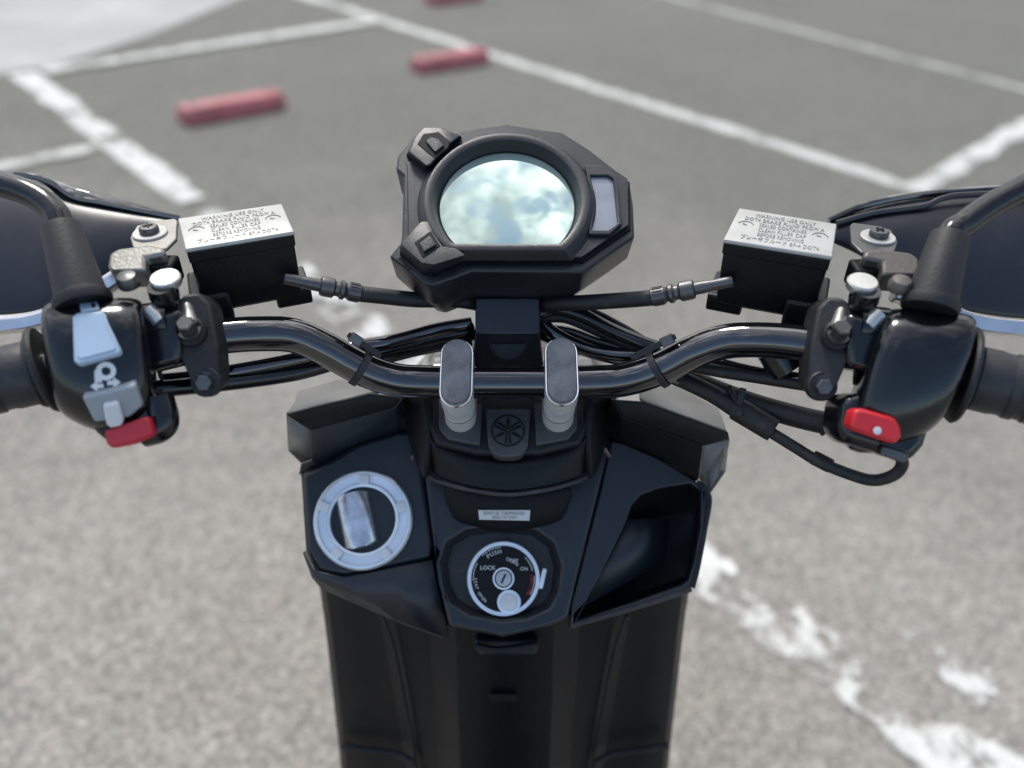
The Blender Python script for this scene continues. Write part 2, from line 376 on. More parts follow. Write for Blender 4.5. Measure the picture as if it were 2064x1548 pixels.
a, b_ = ext(GP(780, 45), GP(1852, 383), 1.2, 0.05); strip(a, b_, 0.15, lp1, 0.004, label='long white bay line running diagonally behind the gauge')
a, b_ = GP(45, 150), GP(385, 408); strip(a, b_, 0.17, lp4, 0.008, label='broad bright white line at the left with a ragged end')
a, b_ = ext(GP(385, 408), GP(1900, 1500), -0.06, 1.2); strip(a, b_, 0.21, lp2, 0.008, label='badly flaked white line crossing under the scooter')
a, b_ = ext(GP(1370, 0), GP(2064, 180), 2.0, 2.0); strip(a, b_, 0.13, lp3, 0.004, label='faded white line in the far corner')
strip(GP(88, 146), GP(785, 40), 0.14, lp1, 0.012, label='white cross line behind the wheel stops')
a, b_ = ext(GP(1845, 385), GP(2064, 258), 0, 2.0); strip(a, b_, 0.15, lp4, 0.008, label='white cross line on the far right')
a, b_ = ext(GP(0, 342), GP(215, 296), 1.0, 0); strip(a, b_, 0.11, lp1, 0.012, label='white cross line beside the hand guard')

a, b_ = ext(GP(1500, 1185), GP(2100, 1440), 0, 1.0); strip(a, b_, 0.22, line_mat('line_paint_remnants', 0.95, col=(0.70, 0.70, 0.66), seed=12), 0.004, label='scattered remnants of an older white line at the right')
# pale concrete apron
m_conc = mat('pale_concrete', (0.35, 0.35, 0.335), 0.8, var=0.2, vscale=1.5, grain=0.4, gscale=80)
pts = [GP(-900, 420), GP(-40, 158), GP(120, 128), GP(300, 72), GP(495, -8)]
far = [pts[-1] + V((3.5, 14, 0)), pts[-1] + V((-25, 20, 0)), pts[0] + V((-25, 0, 0))]
mb = MB(); L = [p + V((0,0,0.003)) for p in pts+far]; mb.add(L, [tuple(range(len(L)))])
o = mb.obj('concrete_apron', m_conc); o['kind'] = 'structure'; o['label'] = 'pale concrete apron beyond the parking bays'

# ------------------------------------------------------------------ wheel stops
def wheel_stop(pa, pb, label):
    a, b_ = GP(*pa), GP(*pb); c = (a+b_)/2; d = (b_-a).normalized(); L = 0.50
    t = thing('wheel_stop', label, 'wheel stop', c, 'red wheel stops in the parking bays')
    t.rotation_euler = (0, 0, math.atan2(d.y, d.x))
    ORI[t.name] = V((0,0,0))
    sec = [(-.065, 0.001), (.065, 0.001), (.055, .06), (.038, .078), (-.038, .078), (-.055, .06)]
    rings = [[V((x, y*k, z*k2)) for y, z in sec] for x, k, k2 in ((-L/2, 1, .93), (-L/2+.02, 1, 1), (0, 1, 1), (L/2-.02, 1, 1), (L/2, 1, .93))]
    MB().loft(rings).obj('stop_body', m_stop, t, bevel=0.006)
    for s in (-1, 1): lathe(V((s*.19, 0, .074)), V((0,0,1)), [(.017, 0), (.017, .005), (.012, .010), (.004, .010)], 12).obj('bolt', m_steel, t)
wheel_stop((362, 250), (572, 212), 'red wheel stop nearest the scooter, left of the gauge')
wheel_stop((835, 146), (978, 122), 'faded red wheel stop touching the long white line behind the gauge')
wheel_stop((862, 10), (968, -4), 'red wheel stop at the top edge of the photo, farthest one')

# ================================================================== SCOOTER
# ---- handlebar
bar_pts = PL([(-170,803,.432),(0,765,.447),(150,732,.460),(300,700,.475),(430,680,.488),(520,673,.495),(590,676,.502),(650,700,.508),(725,741,.516),(790,764,.522),(860,770,.525),(1032,771,.525),(1200,770,.525),(1265,764,.522),(1335,741,.516),(1400,708,.508),(1455,690,.502),(1515,685,.495),(1605,691,.486),(1750,715,.472),(1900,747,.460),(2064,785,.447),(2230,823,.432)])
hb = tube(bar_pts, .0111, 28, 6).obj('handlebar', m_gloss, scooter)
def sleeve(a, b_, r, name, m, par, prof=None, n=28, **kw):
    z = (b_-a); L = z.length
    prof = prof or [(r*.96, 0), (r, .002), (r, L-.002), (r*.96, L)]
    return lathe(a, z, prof, n).obj(name, m, par, **kw)

# ---- clamps (cap and riser lean with the steering axis)
A = nrm(63); AY = V((0, math.sin(math.radians(63)), math.cos(math.radians(63))))   # along the clamp, forward
BC = P(1032, 771, .525)
def stadium(c, hw, hl, n=10, x=EX, y=AY):
    o = []
    for i in range(n+1): t = math.pi*i/n; o.append(c + x*(hw*math.cos(t)) + y*(hl-hw+hw*math.sin(t)))
    for i in range(n+1): t = math.pi+math.pi*i/n; o.append(c + x*(hw*math.cos(t)) + y*(-(hl-hw)+hw*math.sin(t)))
    return o
for cx_ in (923.5, 1129):
    c = P(cx_, 771, .525); cl = tube([P(cx_-4, 771, .525), P(cx_+4, 771, .525)], .0135, 24, 1).obj('bar_clamp', m_satin, scooter)
    c0 = c + A*.0165 + AY*(-.001 if cx_ < 1000 else 0)
    hw, hl = .0108, .0245
    MB().loft([stadium(c0+A*h, hw*k, hl-hw*(1-k)) for h, k in ((-.016, .97), (-.004, 1.0), (-.0012, 1.0))]).obj('clamp_block', m_satin, cl)
    MB().loft([stadium(c0+A*h, hw*k, hl-hw*(1-k)) for h, k in ((-.0012, 1.0), (.0, .995), (.0006, .96), (.0006, .93))]).obj('machined_edge', m_edge, cl, smooth=30)
    MB().loft([stadium(c0+A*h, hw*k, hl-hw*(1-k)) for h, k in ((.0, .90), (.0022, .89), (.0032, .83), (.0035, .7))]).obj('clamp_cap', m_clamp, cl)
    c1 = c - A*.014
    MB().loft([stadium(c1+A*h, hw*k, hl-hw*(1-k)-.003) for h, k in ((-.030, 1.0), (-.006, 1.0))]).obj('riser', m_satin, cl)
    MB().loft([stadium(c1+A*h, hw*k, hl-hw*(1-k)-.003) for h, k in ((-.006, 1.0), (-.0052, 1.02), (-.0044, 1.0))]).obj('riser_seam', m_edge, cl)
    MB().loft([stadium(c1+A*h, hw*k, hl-hw*(1-k)-.003) for h, k in ((-.0044, .99), (.004, .99))]).obj('riser_top', m_satin, cl)

# ---- stem cover under the clamps
K0 = P(1024, 850, .553)
def K(px, py, h=0): return on_plane(px, py, K0 + A*h, A)
def mir(L, c=1024): return L + [(2*c-x, y) for x, y in reversed(L)]
body_rings = []
for L, dd in (([(826,792),(845,860),(868,945)], 0),):
    pass
# top shelf
sc_ = MB().prism([K(*q) for q in mir([(862,782),(858,850),(878,893),(962,914)])], -A*.012).obj('stem_cover', m_matte, scooter, bevel=.0025, label='black steering stem cover with a round emblem between the clamps')
for s in (0, 1):
    L = [(884,798),(884,862),(902,884),(968,897),(973,812)]
    if s: L = [(2048-x, y) for x, y in L]
    MB().prism([K(*q, h=.003) for q in L], -A*.006).obj('riser_pad', m_pad, sc_, bevel=.0012)
L = mir([(978,822),(984,898),(995,915),(1012,920)])
MB().prism([K(*q, h=.0055) for q in L], -A*.010).obj('emblem_plate', m_pad, sc_, bevel=.0014)
# recessed wells round the risers
# front skirt of the cover
rows = [[(862,850,.552),(872,890,.556),(940,905,.556),(1024,912,.556),(1108,905,.556),(1176,890,.556),(1186,850,.552)],
        [(866,870,.552),(868,905,.549),(940,925,.543),(1024,932,.541),(1108,925,.543),(1180,905,.549),(1182,870,.552)],
        [(866,930,.563),(870,952,.558),(935,972,.547),(1024,983,.543),(1113,972,.547),(1178,952,.558),(1184,930,.563)],
        [(867,935,.566),(868,961,.557),(933,981,.546),(1024,993,.542),(1115,981,.546),(1182,961,.557),(1185,935,.566)]]
patch(rows, 'cover_skirt', m_leg, sc_, solid=.004, sub=2)
MBr = tube(PL([(862,945,.565),(870,963,.5575),(900,975,.5505),(950,988,.545),(1024,997,.543),(1098,988,.545),(1148,975,.5505),(1178,963,.5575),(1186,945,.565)]), .0016, 10, 6).obj('cover_lip', m_tex, sc_)
# shoulders of the cover going up beside the bar
for s in (0, 1):
    f = (lambda x: x) if s == 0 else (lambda x: 2048-x)
    MB().add([P(f(818),790,.575), P(f(868),790,.555), P(f(875),875,.553), P(f(868),962,.56), P(f(852),930,.58), P(f(832),860,.585)], [(0,1,2,3,4,5)]).obj('cover_side', m_leg, sc_, solid=.006, bevel=.001)
# sub-cover with the sticker
patch([[(885,975,.575),(950,990,.566),(1024,998,.563),(1098,990,.566),(1163,975,.575)],
       [(893,1010,.575),(950,1020,.566),(1024,1024,.563),(1098,1020,.566),(1155,1010,.575)],
       [(908,1048,.577),(955,1060,.569),(1024,1064,.566),(1093,1060,.569),(1140,1048,.577)],
       [(920,1060,.592),(960,1072,.590),(1024,1075,.589),(1088,1072,.590),(1128,1060,.592)]], 'lower_cover', m_deep, sc_, solid=.004, sub=2)
# sticker
sl = Surf([c for c in scooter.children_recursive if c.name.startswith('lower_cover')][0])
q, n = sl.seat([(964,1028),(1069,1028),(1067,1049),(966,1047)], .0022)
stk = MB().prism(q, n*.0003).obj('sticker', m_sticker, sc_)
x = (q[1]-q[0]).normalized(); y = n.cross(x)
cen = sum(q, V((0,0,0)))/4 + n*.0005
me = joined([text_mesh('RW1E YAMAHA', .0042, cen+y*.0014, x, y, .0001), text_mesh('SE46-101 KSH', .0030, cen-y*.0018, x, y, .0001)])
link('sticker_print', me, m_letter, stk)
# emblem: ring and three tuning forks
ec = K(1024, 868, h=.0057); er = .0115
ee = circle(ec, EX, AY, er, 48); 
emb = MB(); xx, yy = EX, AY
emb.loft([circle(ec, xx, yy, er, 56), circle(ec+A*.0007, xx, yy, er, 56), circle(ec+A*.0007, xx, yy, er*.93, 56), circle(ec, xx, yy, er*.93, 56)], cap=False)
embo = emb.obj('emblem', m_deep, sc_, smooth=30)
for k in range(3):
    th = math.radians(90+120*k); d = xx*math.cos(th)+yy*math.sin(th); s = xx*(-math.sin(th))+yy*math.cos(th)
    f = MB()
    z0 = ec + A*.0004
    f.prism([z0+d*(er*.93), z0+d*(er*.62)+s*.0009, z0+d*(er*.36)+s*.0009, z0+d*(er*.25), z0+d*(er*.36)-s*.0009, z0+d*(er*.62)-s*.0009], A*.0006)
    for sg in (-1, 1):
        f.prism([z0-d*(er*.05)+s*sg*.0006, z0-d*(er*.05)+s*sg*.0014, z0-d*(er*.82)+s*sg*.0022, z0-d*(er*.86)+s*sg*.0010, z0-d*(er*.2)+s*sg*.0006], A*.0006)
    f.obj('tuning_fork', m_deep, embo, smooth=30)

# ---- instrument cluster
GN = nrm(61); GX = EX; GY = V((0, math.sin(math.radians(61)), math.cos(math.radians(61))))
G0 = P(1022, 420, .520)
def G(px, py, h=0): return on_plane(px, py, G0 + GN*h, GN)
def Z(zx, zy, h=0): return G(760+zx/3.225, 220+zy/3.225, h)
def dcirc(r, ch, h, n=64, c=None):
    """circle cut flat by a chord at -ch"""
    c = c or G0; o = []
    a1 = math.asin(min(.999, ch/r)); a0 = -a1; a_end = math.pi+a1
    for i in range(n+1):
        t = a0 + (a_end-a0)*i/n; o.append(c + GX*(r*math.cos(t)) + GY*(r*math.sin(t)) + GN*h)
    return o
lip = [(80,955),(150,872),(160,830),(168,560),(172,430),(122,390),(135,300),(188,240),(235,178),(300,123),(410,120),(540,168),(700,140),(1080,163),(1190,163),(1245,185),(1530,392),(1642,475),(1665,620),(1674,830),(1335,1060),(620,1052),(370,1145),(305,1130)]
top = [Z(*q, h=-.001) for q in lip]
cen = sum(top, V((0,0,0)))/len(top)
def sh(ps, k, h): return [cen + (p-cen)*k + GN*h for p in ps]
inst = MB().loft([sh(top, 1, 0), sh(top, 1.0, -.004), sh(top, .99, -.025), sh(top, .88, -.052)]).obj('instrument_cluster', m_gauge, scooter, bevel=.0014, label='polygonal gauge pod with a round mirror-like display')
plate = [(205,372),(212,838),(215,870),(300,1000),(345,1066),(375,1070),(610,972),(900,978),(1250,985),(1325,985),(1628,775),(1622,480),(1545,430),(1380,300),(1200,185),(1080,170),(840,132),(560,175),(430,210),(330,330)]
link('face_plate', holed([p+GN*.0045 for p in [Z(*q, h=0) for q in plate]], [dcirc(.0535, .0395, .0045)], -GN*.0056), m_gauge, inst, bevel=.0012)
MB().loft([sh([Z(*q, h=0) for q in plate], 1.022, -.001), sh([Z(*q, h=0) for q in plate], 1.022, .0006)]).obj('plate_gap', m_deep, inst)
# bezel ring
rb = MB(); rings = []
prof = [(.0590, .0425, .0035), (.0545, .0402, .0095), (.0530, .0390, .0108), (.0505, .0372, .0112), (.0480, .0347, .0104), (.0452, .0347, .0020), (.0446, .0347, .0010)]
rb.loft([dcirc(r, ch, h) for r, ch, h in prof], cap=False)
rb.obj('bezel_ring', m_gauge, inst, smooth=28)
o_ = dcirc(.0446, .0346, 0); ch_a, ch_b = o_[-1], o_[0]; o_ += [ch_a + (ch_b-ch_a)*(i/24) for i in range(1, 24)]; RD = 0.42; rings = []
def dome(p):
    q = (p-G0).length; return p + GN*(.0012 + (.0446**2 - q*q)/(2*RD))
for k in (1, .97, .9, .8, .7, .6, .5, .4, .3, .2, .1, .001): rings.append([dome(G0+(p-G0)*k) for p in o_])
rings.insert(0, [p + GN*.0002 for p in o_])
MB().loft(rings).obj('display', m_lcd, inst, smooth=50, label='round display reflecting clouds')
# dark rim round display
MB().loft([dcirc(.0450, .0347, .0024), dcirc(.0440, .0340, .0018)], cap=False).obj('display_rim', m_deep, inst)
# indicator window
win = [(1385,428),(1500,428),(1536,452),(1566,738),(1503,786),(1392,786),(1416,650),(1408,520)]
wfr = [(1350,362),(1455,362),(1560,436),(1592,742),(1512,812),(1375,812),(1395,650),(1385,520)]
me = holed([Z(*q, h=.0075) for q in wfr], [[Z(*q, h=.0075) for q in win]], -GN*.005)
link('window_frame', me, m_gauge, inst, bevel=.0006)
MB().prism([Z(*q, h=.0050) for q in [(1376,415),(1506,415),(1545,445),(1575,742),(1506,796),(1382,796),(1405,650),(1395,520)]], -GN*.003).obj('indicator_window', m_ind, inst)
# reset pod with its button
pod = [(150,884),(284,732),(332,728),(362,800),(430,893),(520,905),(600,958),(372,1046),(292,1040),(148,918)]
rp_ = MB().loft([[Z(*q, h=-.001) for q in [(150,915),(150,880),(284,740),(340,740),(420,880),(560,915),(640,975),(375,1075),(290,1075),(145,945)]], [Z(*q, h=.011) for q in [(155,880),(156,874),(286,732),(330,728),(372,812),(425,893),(515,903),(575,948),(372,1010),(290,1000)]]]).obj('button_pod', m_gauge, inst, bevel=.0010)
MB().prism([Z(*q, h=.0114) for q in [(242,866),(347,790),(412,888),(298,968)]], -GN*.002).obj('button_well', m_deep, rp_, bevel=.0004)
MB().loft([[Z(*q, h=.0114) for q in [(270,875),(345,815),(390,882),(303,935)]], [Z(*q, h=.0130) for q in [(280,872),(342,824),(380,880),(305,922)]]]).obj('button', m_pad, rp_, bevel=.0004)
pd2 = MB().loft([[Z(*q, h=-.001) for q in [(186,300),(240,190),(300,128),(410,124),(560,178),(470,250),(360,400),(320,415)]], [Z(*q, h=.012) for q in [(200,275),(245,180),(302,118),(408,116),(545,172),(455,240),(350,360),(318,372)]]]).obj('button_pod', m_gauge, inst, bevel=.0010)
me = [(232,268),(262,205),(312,150),(400,146),(468,205),(462,236),(372,325),(350,335)]
MB().prism([Z(*q, h=.0124) for q in [(262,225),(300,160),(400,146),(472,206),(466,246),(378,322),(320,275)]], -GN*.002).obj('button_well', m_deep, pd2, bevel=.0004)
MB().loft([[Z(*q, h=.0124) for q in [(312,210),(348,182),(400,190),(440,238),(378,286)]], [Z(*q, h=.0140) for q in [(320,208),(350,188),(395,196),(430,236),(376,276)]]]).obj('button', m_pad, pd2, bevel=.0004)
a, b_ = Z(140, 958, -.0007), Z(214, 1050, -.0007); x = (b_-a).normalized()
lt = text_mesh('RESET', .0046, (a+b_)/2, x, GN.cross(x), .0003); link('lettering', lt, m_rubber, inst)
# bracket below the cluster
br = MB().loft([[P(x, y, d) for x, y, d in r] for r in (
    [(958,600,.540),(1088,600,.540),(1088,604,.548),(958,604,.548)], [(958,672,.538),(1088,672,.538),(1088,668,.546),(958,668,.546)],
    [(956,692,.545),(1090,692,.545),(1090,686,.553),(956,686,.553)], [(950,738,.560),(1096,738,.560),(1096,732,.566),(950,732,.566)], [(950,790,.565),(1096,790,.565),(1096,786,.573),(950,786,.573)])]).obj('gauge_bracket', m_navy, scooter, bevel=.001)
lathe(P(1024,690,.546), nrm(40), [(.013,0),(.013,.001),(.0118,.0014),(.0118,.0004)], 32).obj('bracket_boss', m_matte, br)

# ---- front cowl seen between the gauge and the bar, and below hidden
cw = []
for (Y, Zt, Zb, hw) in ((.44,-.375,-.50,.078), (.500,-.357,-.55,.083), (.56,-.375,-.62,.085), (.66,-.46,-.72,.09), (.74,-.58,-.76,.08), (.78,-.68,-.78,.05)):
    cw.append([V((-hw*.75,Y,Zt)), V((hw*.75,Y,Zt)), V((hw,Y,Zt-.03)), V((hw*1.3,Y,(Zt+Zb)/2)), V((hw,Y,Zb)), V((-hw,Y,Zb)), V((-hw*1.3,Y,(Zt+Zb)/2)), V((-hw,Y,Zt-.03))])
cow = MB().loft(cw).obj('front_cowl', m_gloss, scooter, bevel=.002)
lathe(V((0,.735,-.60)), V((0,.75,.5)), [(.055,0),(.06,.008),(.05,.016),(.01,.02)], 32).obj('headlight', m_ind, cow)

# ---- reservoirs
def reservoir(cs, lines, side, zoff=0):
    d0 = .500; c0 = P(sum(q[0] for q in cs)/4, sum(q[1] for q in cs)/4, d0)
    Zn = V((0,0,1))
    q = [on_plane(x, y, c0, Zn) for x, y in cs]       # tl, tr, br, bl
    c = sum(q, V((0,0,0)))/4
    def ins(k, h, r=None): return [c + (p-c)*k + Zn*h for p in q]
    bd = MB().loft([ins(.97, -.006), ins(.955, -.040), ins(.90, -.048)]).obj('brake_reservoir', m_res, scooter, bevel=.0025, label='black brake fluid reservoir with a pale cap at the ' + side + ' of the bar')
    MB().loft([ins(.985, -.0105), ins(.99, -.0027)]).obj('gasket_rim', m_res, bd, bevel=.001)
    cp = MB().loft([ins(1, -.0026), ins(1, -.0008), ins(.985, 0)]).obj('cap', m_cap, bd, bevel=.0018, seg=3)
    x = ((q[1]+q[2])/2 - (q[0]+q[3])/2); W = x.length; x.normalize(); y = Zn.cross(x); D = ((q[0]+q[1])/2-(q[3]+q[2])/2).length
    ms = []
    tx = ['WARNING USE ONLY', 'DOT4 BRAKE FLUID FROM A', 'SEALED CONTAINER', 'CLEAN FILLER CAP', 'BEFORE REMOVING', 'ブレーキフルード BF-4 DOT4']
    for i, s in enumerate(tx):
        me = text_mesh(s, D*.145, c + y*D*(.35-.142*i) + Zn*.0001, x, y, .00025, spacing=1.05)
        xs = [(v.co-c).dot(x) for v in me.vertices]; wd = max(xs)-min(xs); tgt = W*(.60, .78, .46, .46, .44, .74)[i]
        for v in me.vertices:
            u = (v.co-c).dot(x); v.co += x*(u*(tgt/wd-1))
        ms.append(me)
    link('lettering', joined(ms), m_letter, cp)
    for sx in (-1, 1):
        e = MB(); k = c + x*(W*.36*sx) + y*D*.0 + Zn*.0001
        arc = [k + x*(.0052*math.cos(t)) + y*(.0062*math.sin(t)) for t in [math.radians(a) for a in range(15, 166, 15)]]
        ri = [k + x*(.0046*math.cos(t)) + y*(.0055*math.sin(t)) for t in [math.radians(a) for a in range(15, 166, 15)]]
        n_ = len(arc)
        for i in range(n_-1): e.prism([arc[i], arc[i+1], ri[i+1], ri[i]], Zn*.0003)
        e.prism([k + x*.001, k + y*.0035 - x*.0016, k - x*.0022+y*.001], Zn*.0003)
        e.obj('screw_mark', m_letter, cp)
    # foot where the hose banjo sits and the lug at the side
    f = c - Zn*.046
    inner = 1 if side == 'left' else -1
    MB().box(f + x*(W*.5*inner*.80) - Zn*.002 - y*.004, x, y, Zn, .0115, D*.36, .006).obj('hose_port', m_res, bd, bevel=.0015)
    MB().box(f - x*(W*.38*inner) - y*.008 + Zn*.004, x, y, Zn, .012, D*.42, .010).obj('mount_foot', m_res, bd, bevel=.002)
    return bd, c, x, y, q
rl = reservoir([(358,440),(568,410),(593,466),(373,502)], None, 'left')
rr = reservoir([(1490,420),(1684,447),(1687,487),(1680,516)][:0] or [(1490,419),(1687,451),(1678,517),(1458,482)], None, 'right')

# ---- brake perch clamps with bolts, mirror mount nuts, plates
def hexbolt(c, n, r, h, name, par, m=m_steel, k=6, dome=False):
    x, y, z = frame(n); mb = MB()
    prof = [(r*1.25, 0), (r*1.25, h*.22)]
    mb.loft([circle(c+z*hh, x, y, rr_, 20) for rr_, hh in prof])
    mb.loft([circle(c+z*hh, x, y, rr_, k) for rr_, hh in ((r, h*.2), (r, h*.9), (r*.85, h))])
    return mb.obj(name, m, par, smooth=30)
def perch(flip):
    X = (lambda v: v) if not flip else (lambda v: 2064-v+8)
    dy = (lambda y: y) if not flip else (lambda y: y+8)
    def q(x, y, d): return P(X(x), dy(y), d)
    out_ = [(352,612),(372,592),(402,590),(424,612),(436,680),(441,750),(436,778),(410,790),(384,772),(362,720),(348,660)]
    d = [.462,.464,.468,.468,.464,.462,.462,.460,.456,.455,.456]
    cl = MB().prism([q(x, y, dd) for (x, y), dd in zip(out_, d)], FW*.020).obj('lever_clamp', m_rubber, scooter, bevel=.002, label='lever clamp with two bolts near the ' + ('right' if flip else 'left') + ' switch box')
    hexbolt(q(384,668,.4565), -FW*1.0+UP*.5, .0052, .010, 'bolt', cl, m_steel)
    hexbolt(q(416,770,.4615), -FW*1.0-UP*.1, .0050, .006, 'bolt', cl, m_steel)
    for bx, by, bd_ in ((384,668,.4580), (416,770,.4625)): lathe(q(bx, by, bd_), -FW, [(.0088,-.004),(.0088,.0015),(.0080,.0025),(.004,.0025)], 28).obj('bolt_boss', m_rubber, cl)
    # bright pin above the upper bolt
    tube([q(374,606,.470), q(384,655,.455)], .0042, 14, 1, rfun=lambda t: .0030+.0015*t).obj('clamp_pin', m_zinc, cl)
    MB().box(q(330,690,.462), (q(300,695,.47)-q(360,680,.47)).normalized(), UP, FW, .014, .016, .010).obj('perch_body', m_case, cl, bevel=.004)
    tube([q(290,655,.463), q(350,648,.463)], .0125, 20, 1).obj('perch_collar', m_case, cl)
    tube([q(300,625,.455), q(325,650,.455)], .0055, 12, 1).obj('perch_rib', m_zinc, cl)
    # mirror mount: tall black post with pale nut
    lathe(q(337,610,.462), V((0,-.12,1)), [(.0075,0),(.0085,.006),(.0078,.012)], 24).obj('mirror_post', m_case, cl)
    lathe(q(337,572,.459), V((0,-.12,1)), [(.0085,0),(.0088,.001),(.0088,.0042),(.0078,.0052),(.002,.0055)], 32).obj('nut', m_zinc, cl)
    # bracket plates for the hand guard
    Zn = V((0,0,1)); o = q(300,480,.492)
    def on(x, y, h=0): return on_plane(X(x), dy(y), o+Zn*h, Zn)
    pl = MB().prism([on(x, y) for x, y in [(262,478),(275,455),(300,447),(352,440),(358,444),(356,480),(336,500),(300,506),(268,498)]], -Zn*.0025).obj('guard_bracket', m_plate if not flip else m_steel, scooter, bevel=.0008, label='metal bracket screwed to the ' + ('right' if flip else 'left') + ' hand guard')
    c = on(303, 472); x_, y_, z_ = EX, V((0,1,0)), Zn
    lathe(c, Zn, [(.0105,0),(.0105,.0012),(.0100,.0016),(.003,.0016)], 32).obj('washer', m_cap, pl, smooth=25)
    lathe(c+Zn*.0015, Zn, [(.0058,0),(.0060,.001),(.0058,.0030),(.0050,.0040),(.001,.0044)], 28).obj('screw', m_steel, pl)
    cr_ = MB()
    for a in (.5, .5+math.pi/2): cr_.box(c+Zn*.0060, EX*math.cos(a)+V((0,1,0))*math.sin(a), V((0,1,0))*math.cos(a)-EX*math.sin(a), Zn, .0028, .0005, .0004)
    cr_.obj('screw_slot', m_deep, pl)
    o2 = q(258,520,.470)
    def on2(x, y, h=0): return on_plane(X(x), dy(y), o2+nrm(70)*h, nrm(70))
    lw = MB().prism([on2(x, y) for x, y in [(220,510),(238,500),(300,492),(330,498),(330,512),(292,518),(292,545),(222,548),(216,535)]], -nrm(70)*.016).obj('lower_bracket', m_plate if not flip else m_brown, pl, bevel=.002)
    lathe(q(262,575,.452), UP-FW, [(.006,0),(.0065,.004),(.005,.007),(.001,.008)], 20).obj('bracket_nut', m_steel if not flip else m_brown, pl)
    MB().box(q(330,548,.485), EX, V((0,1,0)), Zn, .009, .008, .008).obj('bracket_block', m_deep, pl, bevel=.002)
    return cl
perch(False); perch(True)

# ---- switch housings
def housing(stations, side, name='switch_housing', nseg=40, label=None):
    rings = []
    for (px, py, d, ru, rd, rf, ax) in stations:        # centre px, depth, extent up, extent down, extent towards viewer, slant
        c = P(px, py, d); t = ax.normalized(); e1 = (UP - t*UP.dot(t)).normalized(); e2 = t.cross(e1).normalized()
        if e2.dot(FW) > 0: e2 = -e2
        ring = []
        for i in range(nseg):
            a = 2*math.pi*i/nseg; cs, sn = math.cos(a), math.sin(a); ex = 2/2.5
            u = math.copysign(abs(sn)**ex, sn); v = math.copysign(abs(cs)**ex, cs)
            ring.append(c + e1*(u*(ru if sn > 0 else rd)) + e2*(v*(rf if cs > 0 else .018)))
        rings.append(ring)
    return MB().loft(rings).obj(name, m_case, scooter, smooth=50, label=label, subsurf=1)
axl = (P(300,700,.475)-P(0,765,.447)) + UP*-.01
hl = housing([(100,722,.455,.024,.024,.020,axl),(106,722,.455,.030,.029,.026,axl),(118,724,.456,.0335,.034,.030,axl),(150,727,.457,.0345,.038,.032,axl),
              (190,727,.459,.0350,.043,.033,axl),(240,720,.462,.0345,.045,.033,axl),(285,712,.465,.0325,.043,.031,axl),(302,708,.467,.030,.040,.028,axl),(308,706,.468,.022,.030,.018,axl)], 'left', label='left glossy black switch box with pale blue, grey and red switches')
axr = (P(2064,785,.447)-P(1750,715,.472)) - UP*.004
axr2 = axr + UP*.0
hr = housing([(1741,722,.472,.022,.030,.018,axr),(1748,724,.471,.030,.050,.027,axr),(1765,729,.470,.0325,.056,.031,axr),(1810,736,.467,.0345,.056,.033,axr),
              (1860,742,.464,.0345,.050,.033,axr),(1905,746,.461,.0340,.040,.031,axr),(1925,748,.459,.0320,.030,.028,axr),(1932,749,.459,.025,.024,.020,axr)], 'right', label='right glossy black switch box with a red starter switch')
# end flanges and grips
def flange(a, b_, r, par): sleeve(a, b_, r, 'flange', m_rubber, par, n=40)
flange(P(98,743,.4555), P(84,747,.4545), .0255, hl); flange(P(84,746,.4545), P(70,749,.4535), .0215, hl)
flange(P(1934,755,.459), P(1948,758,.458), .0285, hr); flange(P(1948,758,.458), P(1962,761,.4565), .0235, hr)
flange(P(303,702,.474), P(312,700,.475), .0195, hl); flange(P(1738,712,.474), P(1730,711,.475), .0195, hr)
def grip(a, b_, label):
    z = b_-a; L = z.length; prof = [(.0175, 0)]
    g_ = lathe(a, z, [(.0165,0),(.0185,.002),(.0185,.012),(.0178,.014),(.0178,L)], 36).obj('grip', m_grip, scooter, label=label)
    zz_ = z.normalized()
    for k in range(9):
        s = .018+k*.0095
        if s < L: lathe(a+zz_*s, z, [(.0178,0),(.0187,.001),(.0187,.0052),(.0178,.0062)], 36).obj('grip_rib', m_grip, g_)
grip(P(72,750,.4535), P(-190,807,.430), 'left ribbed rubber grip'); grip(P(1960,761,.4565), P(2250,828,.430), 'right ribbed rubber grip')

def button(surf, outline, h, name, m, par, bev=.0008, sink=.003, **kw):
    q, n = surf.seat(outline, h)
    return MB().loft([[p-n*(h+sink) for p in q], q]).obj(name, m, par, bevel=bev, **kw), q, n
SL = Surf(hl)
B, q, n = button(SL, [(145,637),(156,630),(204,626),(211,632),(244,707),(238,713),(158,734),(148,728)], .0030, 'beam_switch', m_blue, hl, .0016)
qq = [sum(q, V((0,0,0)))/8 + (p-sum(q, V((0,0,0)))/8)*.82 + n*.0004 for p in q]
MB().prism(qq, n*.0003).obj('switch_inset', m_blue, B, bevel=.0002)
button(SL, [(160,612),(196,608),(200,622),(163,627)], .0008, 'lamp_mark', m_blue, hl, .0003)
button(SL, [(183,611),(191,610),(192,617),(185,618)], .0012, 'lamp_dot', m_deep, hl, .0002)
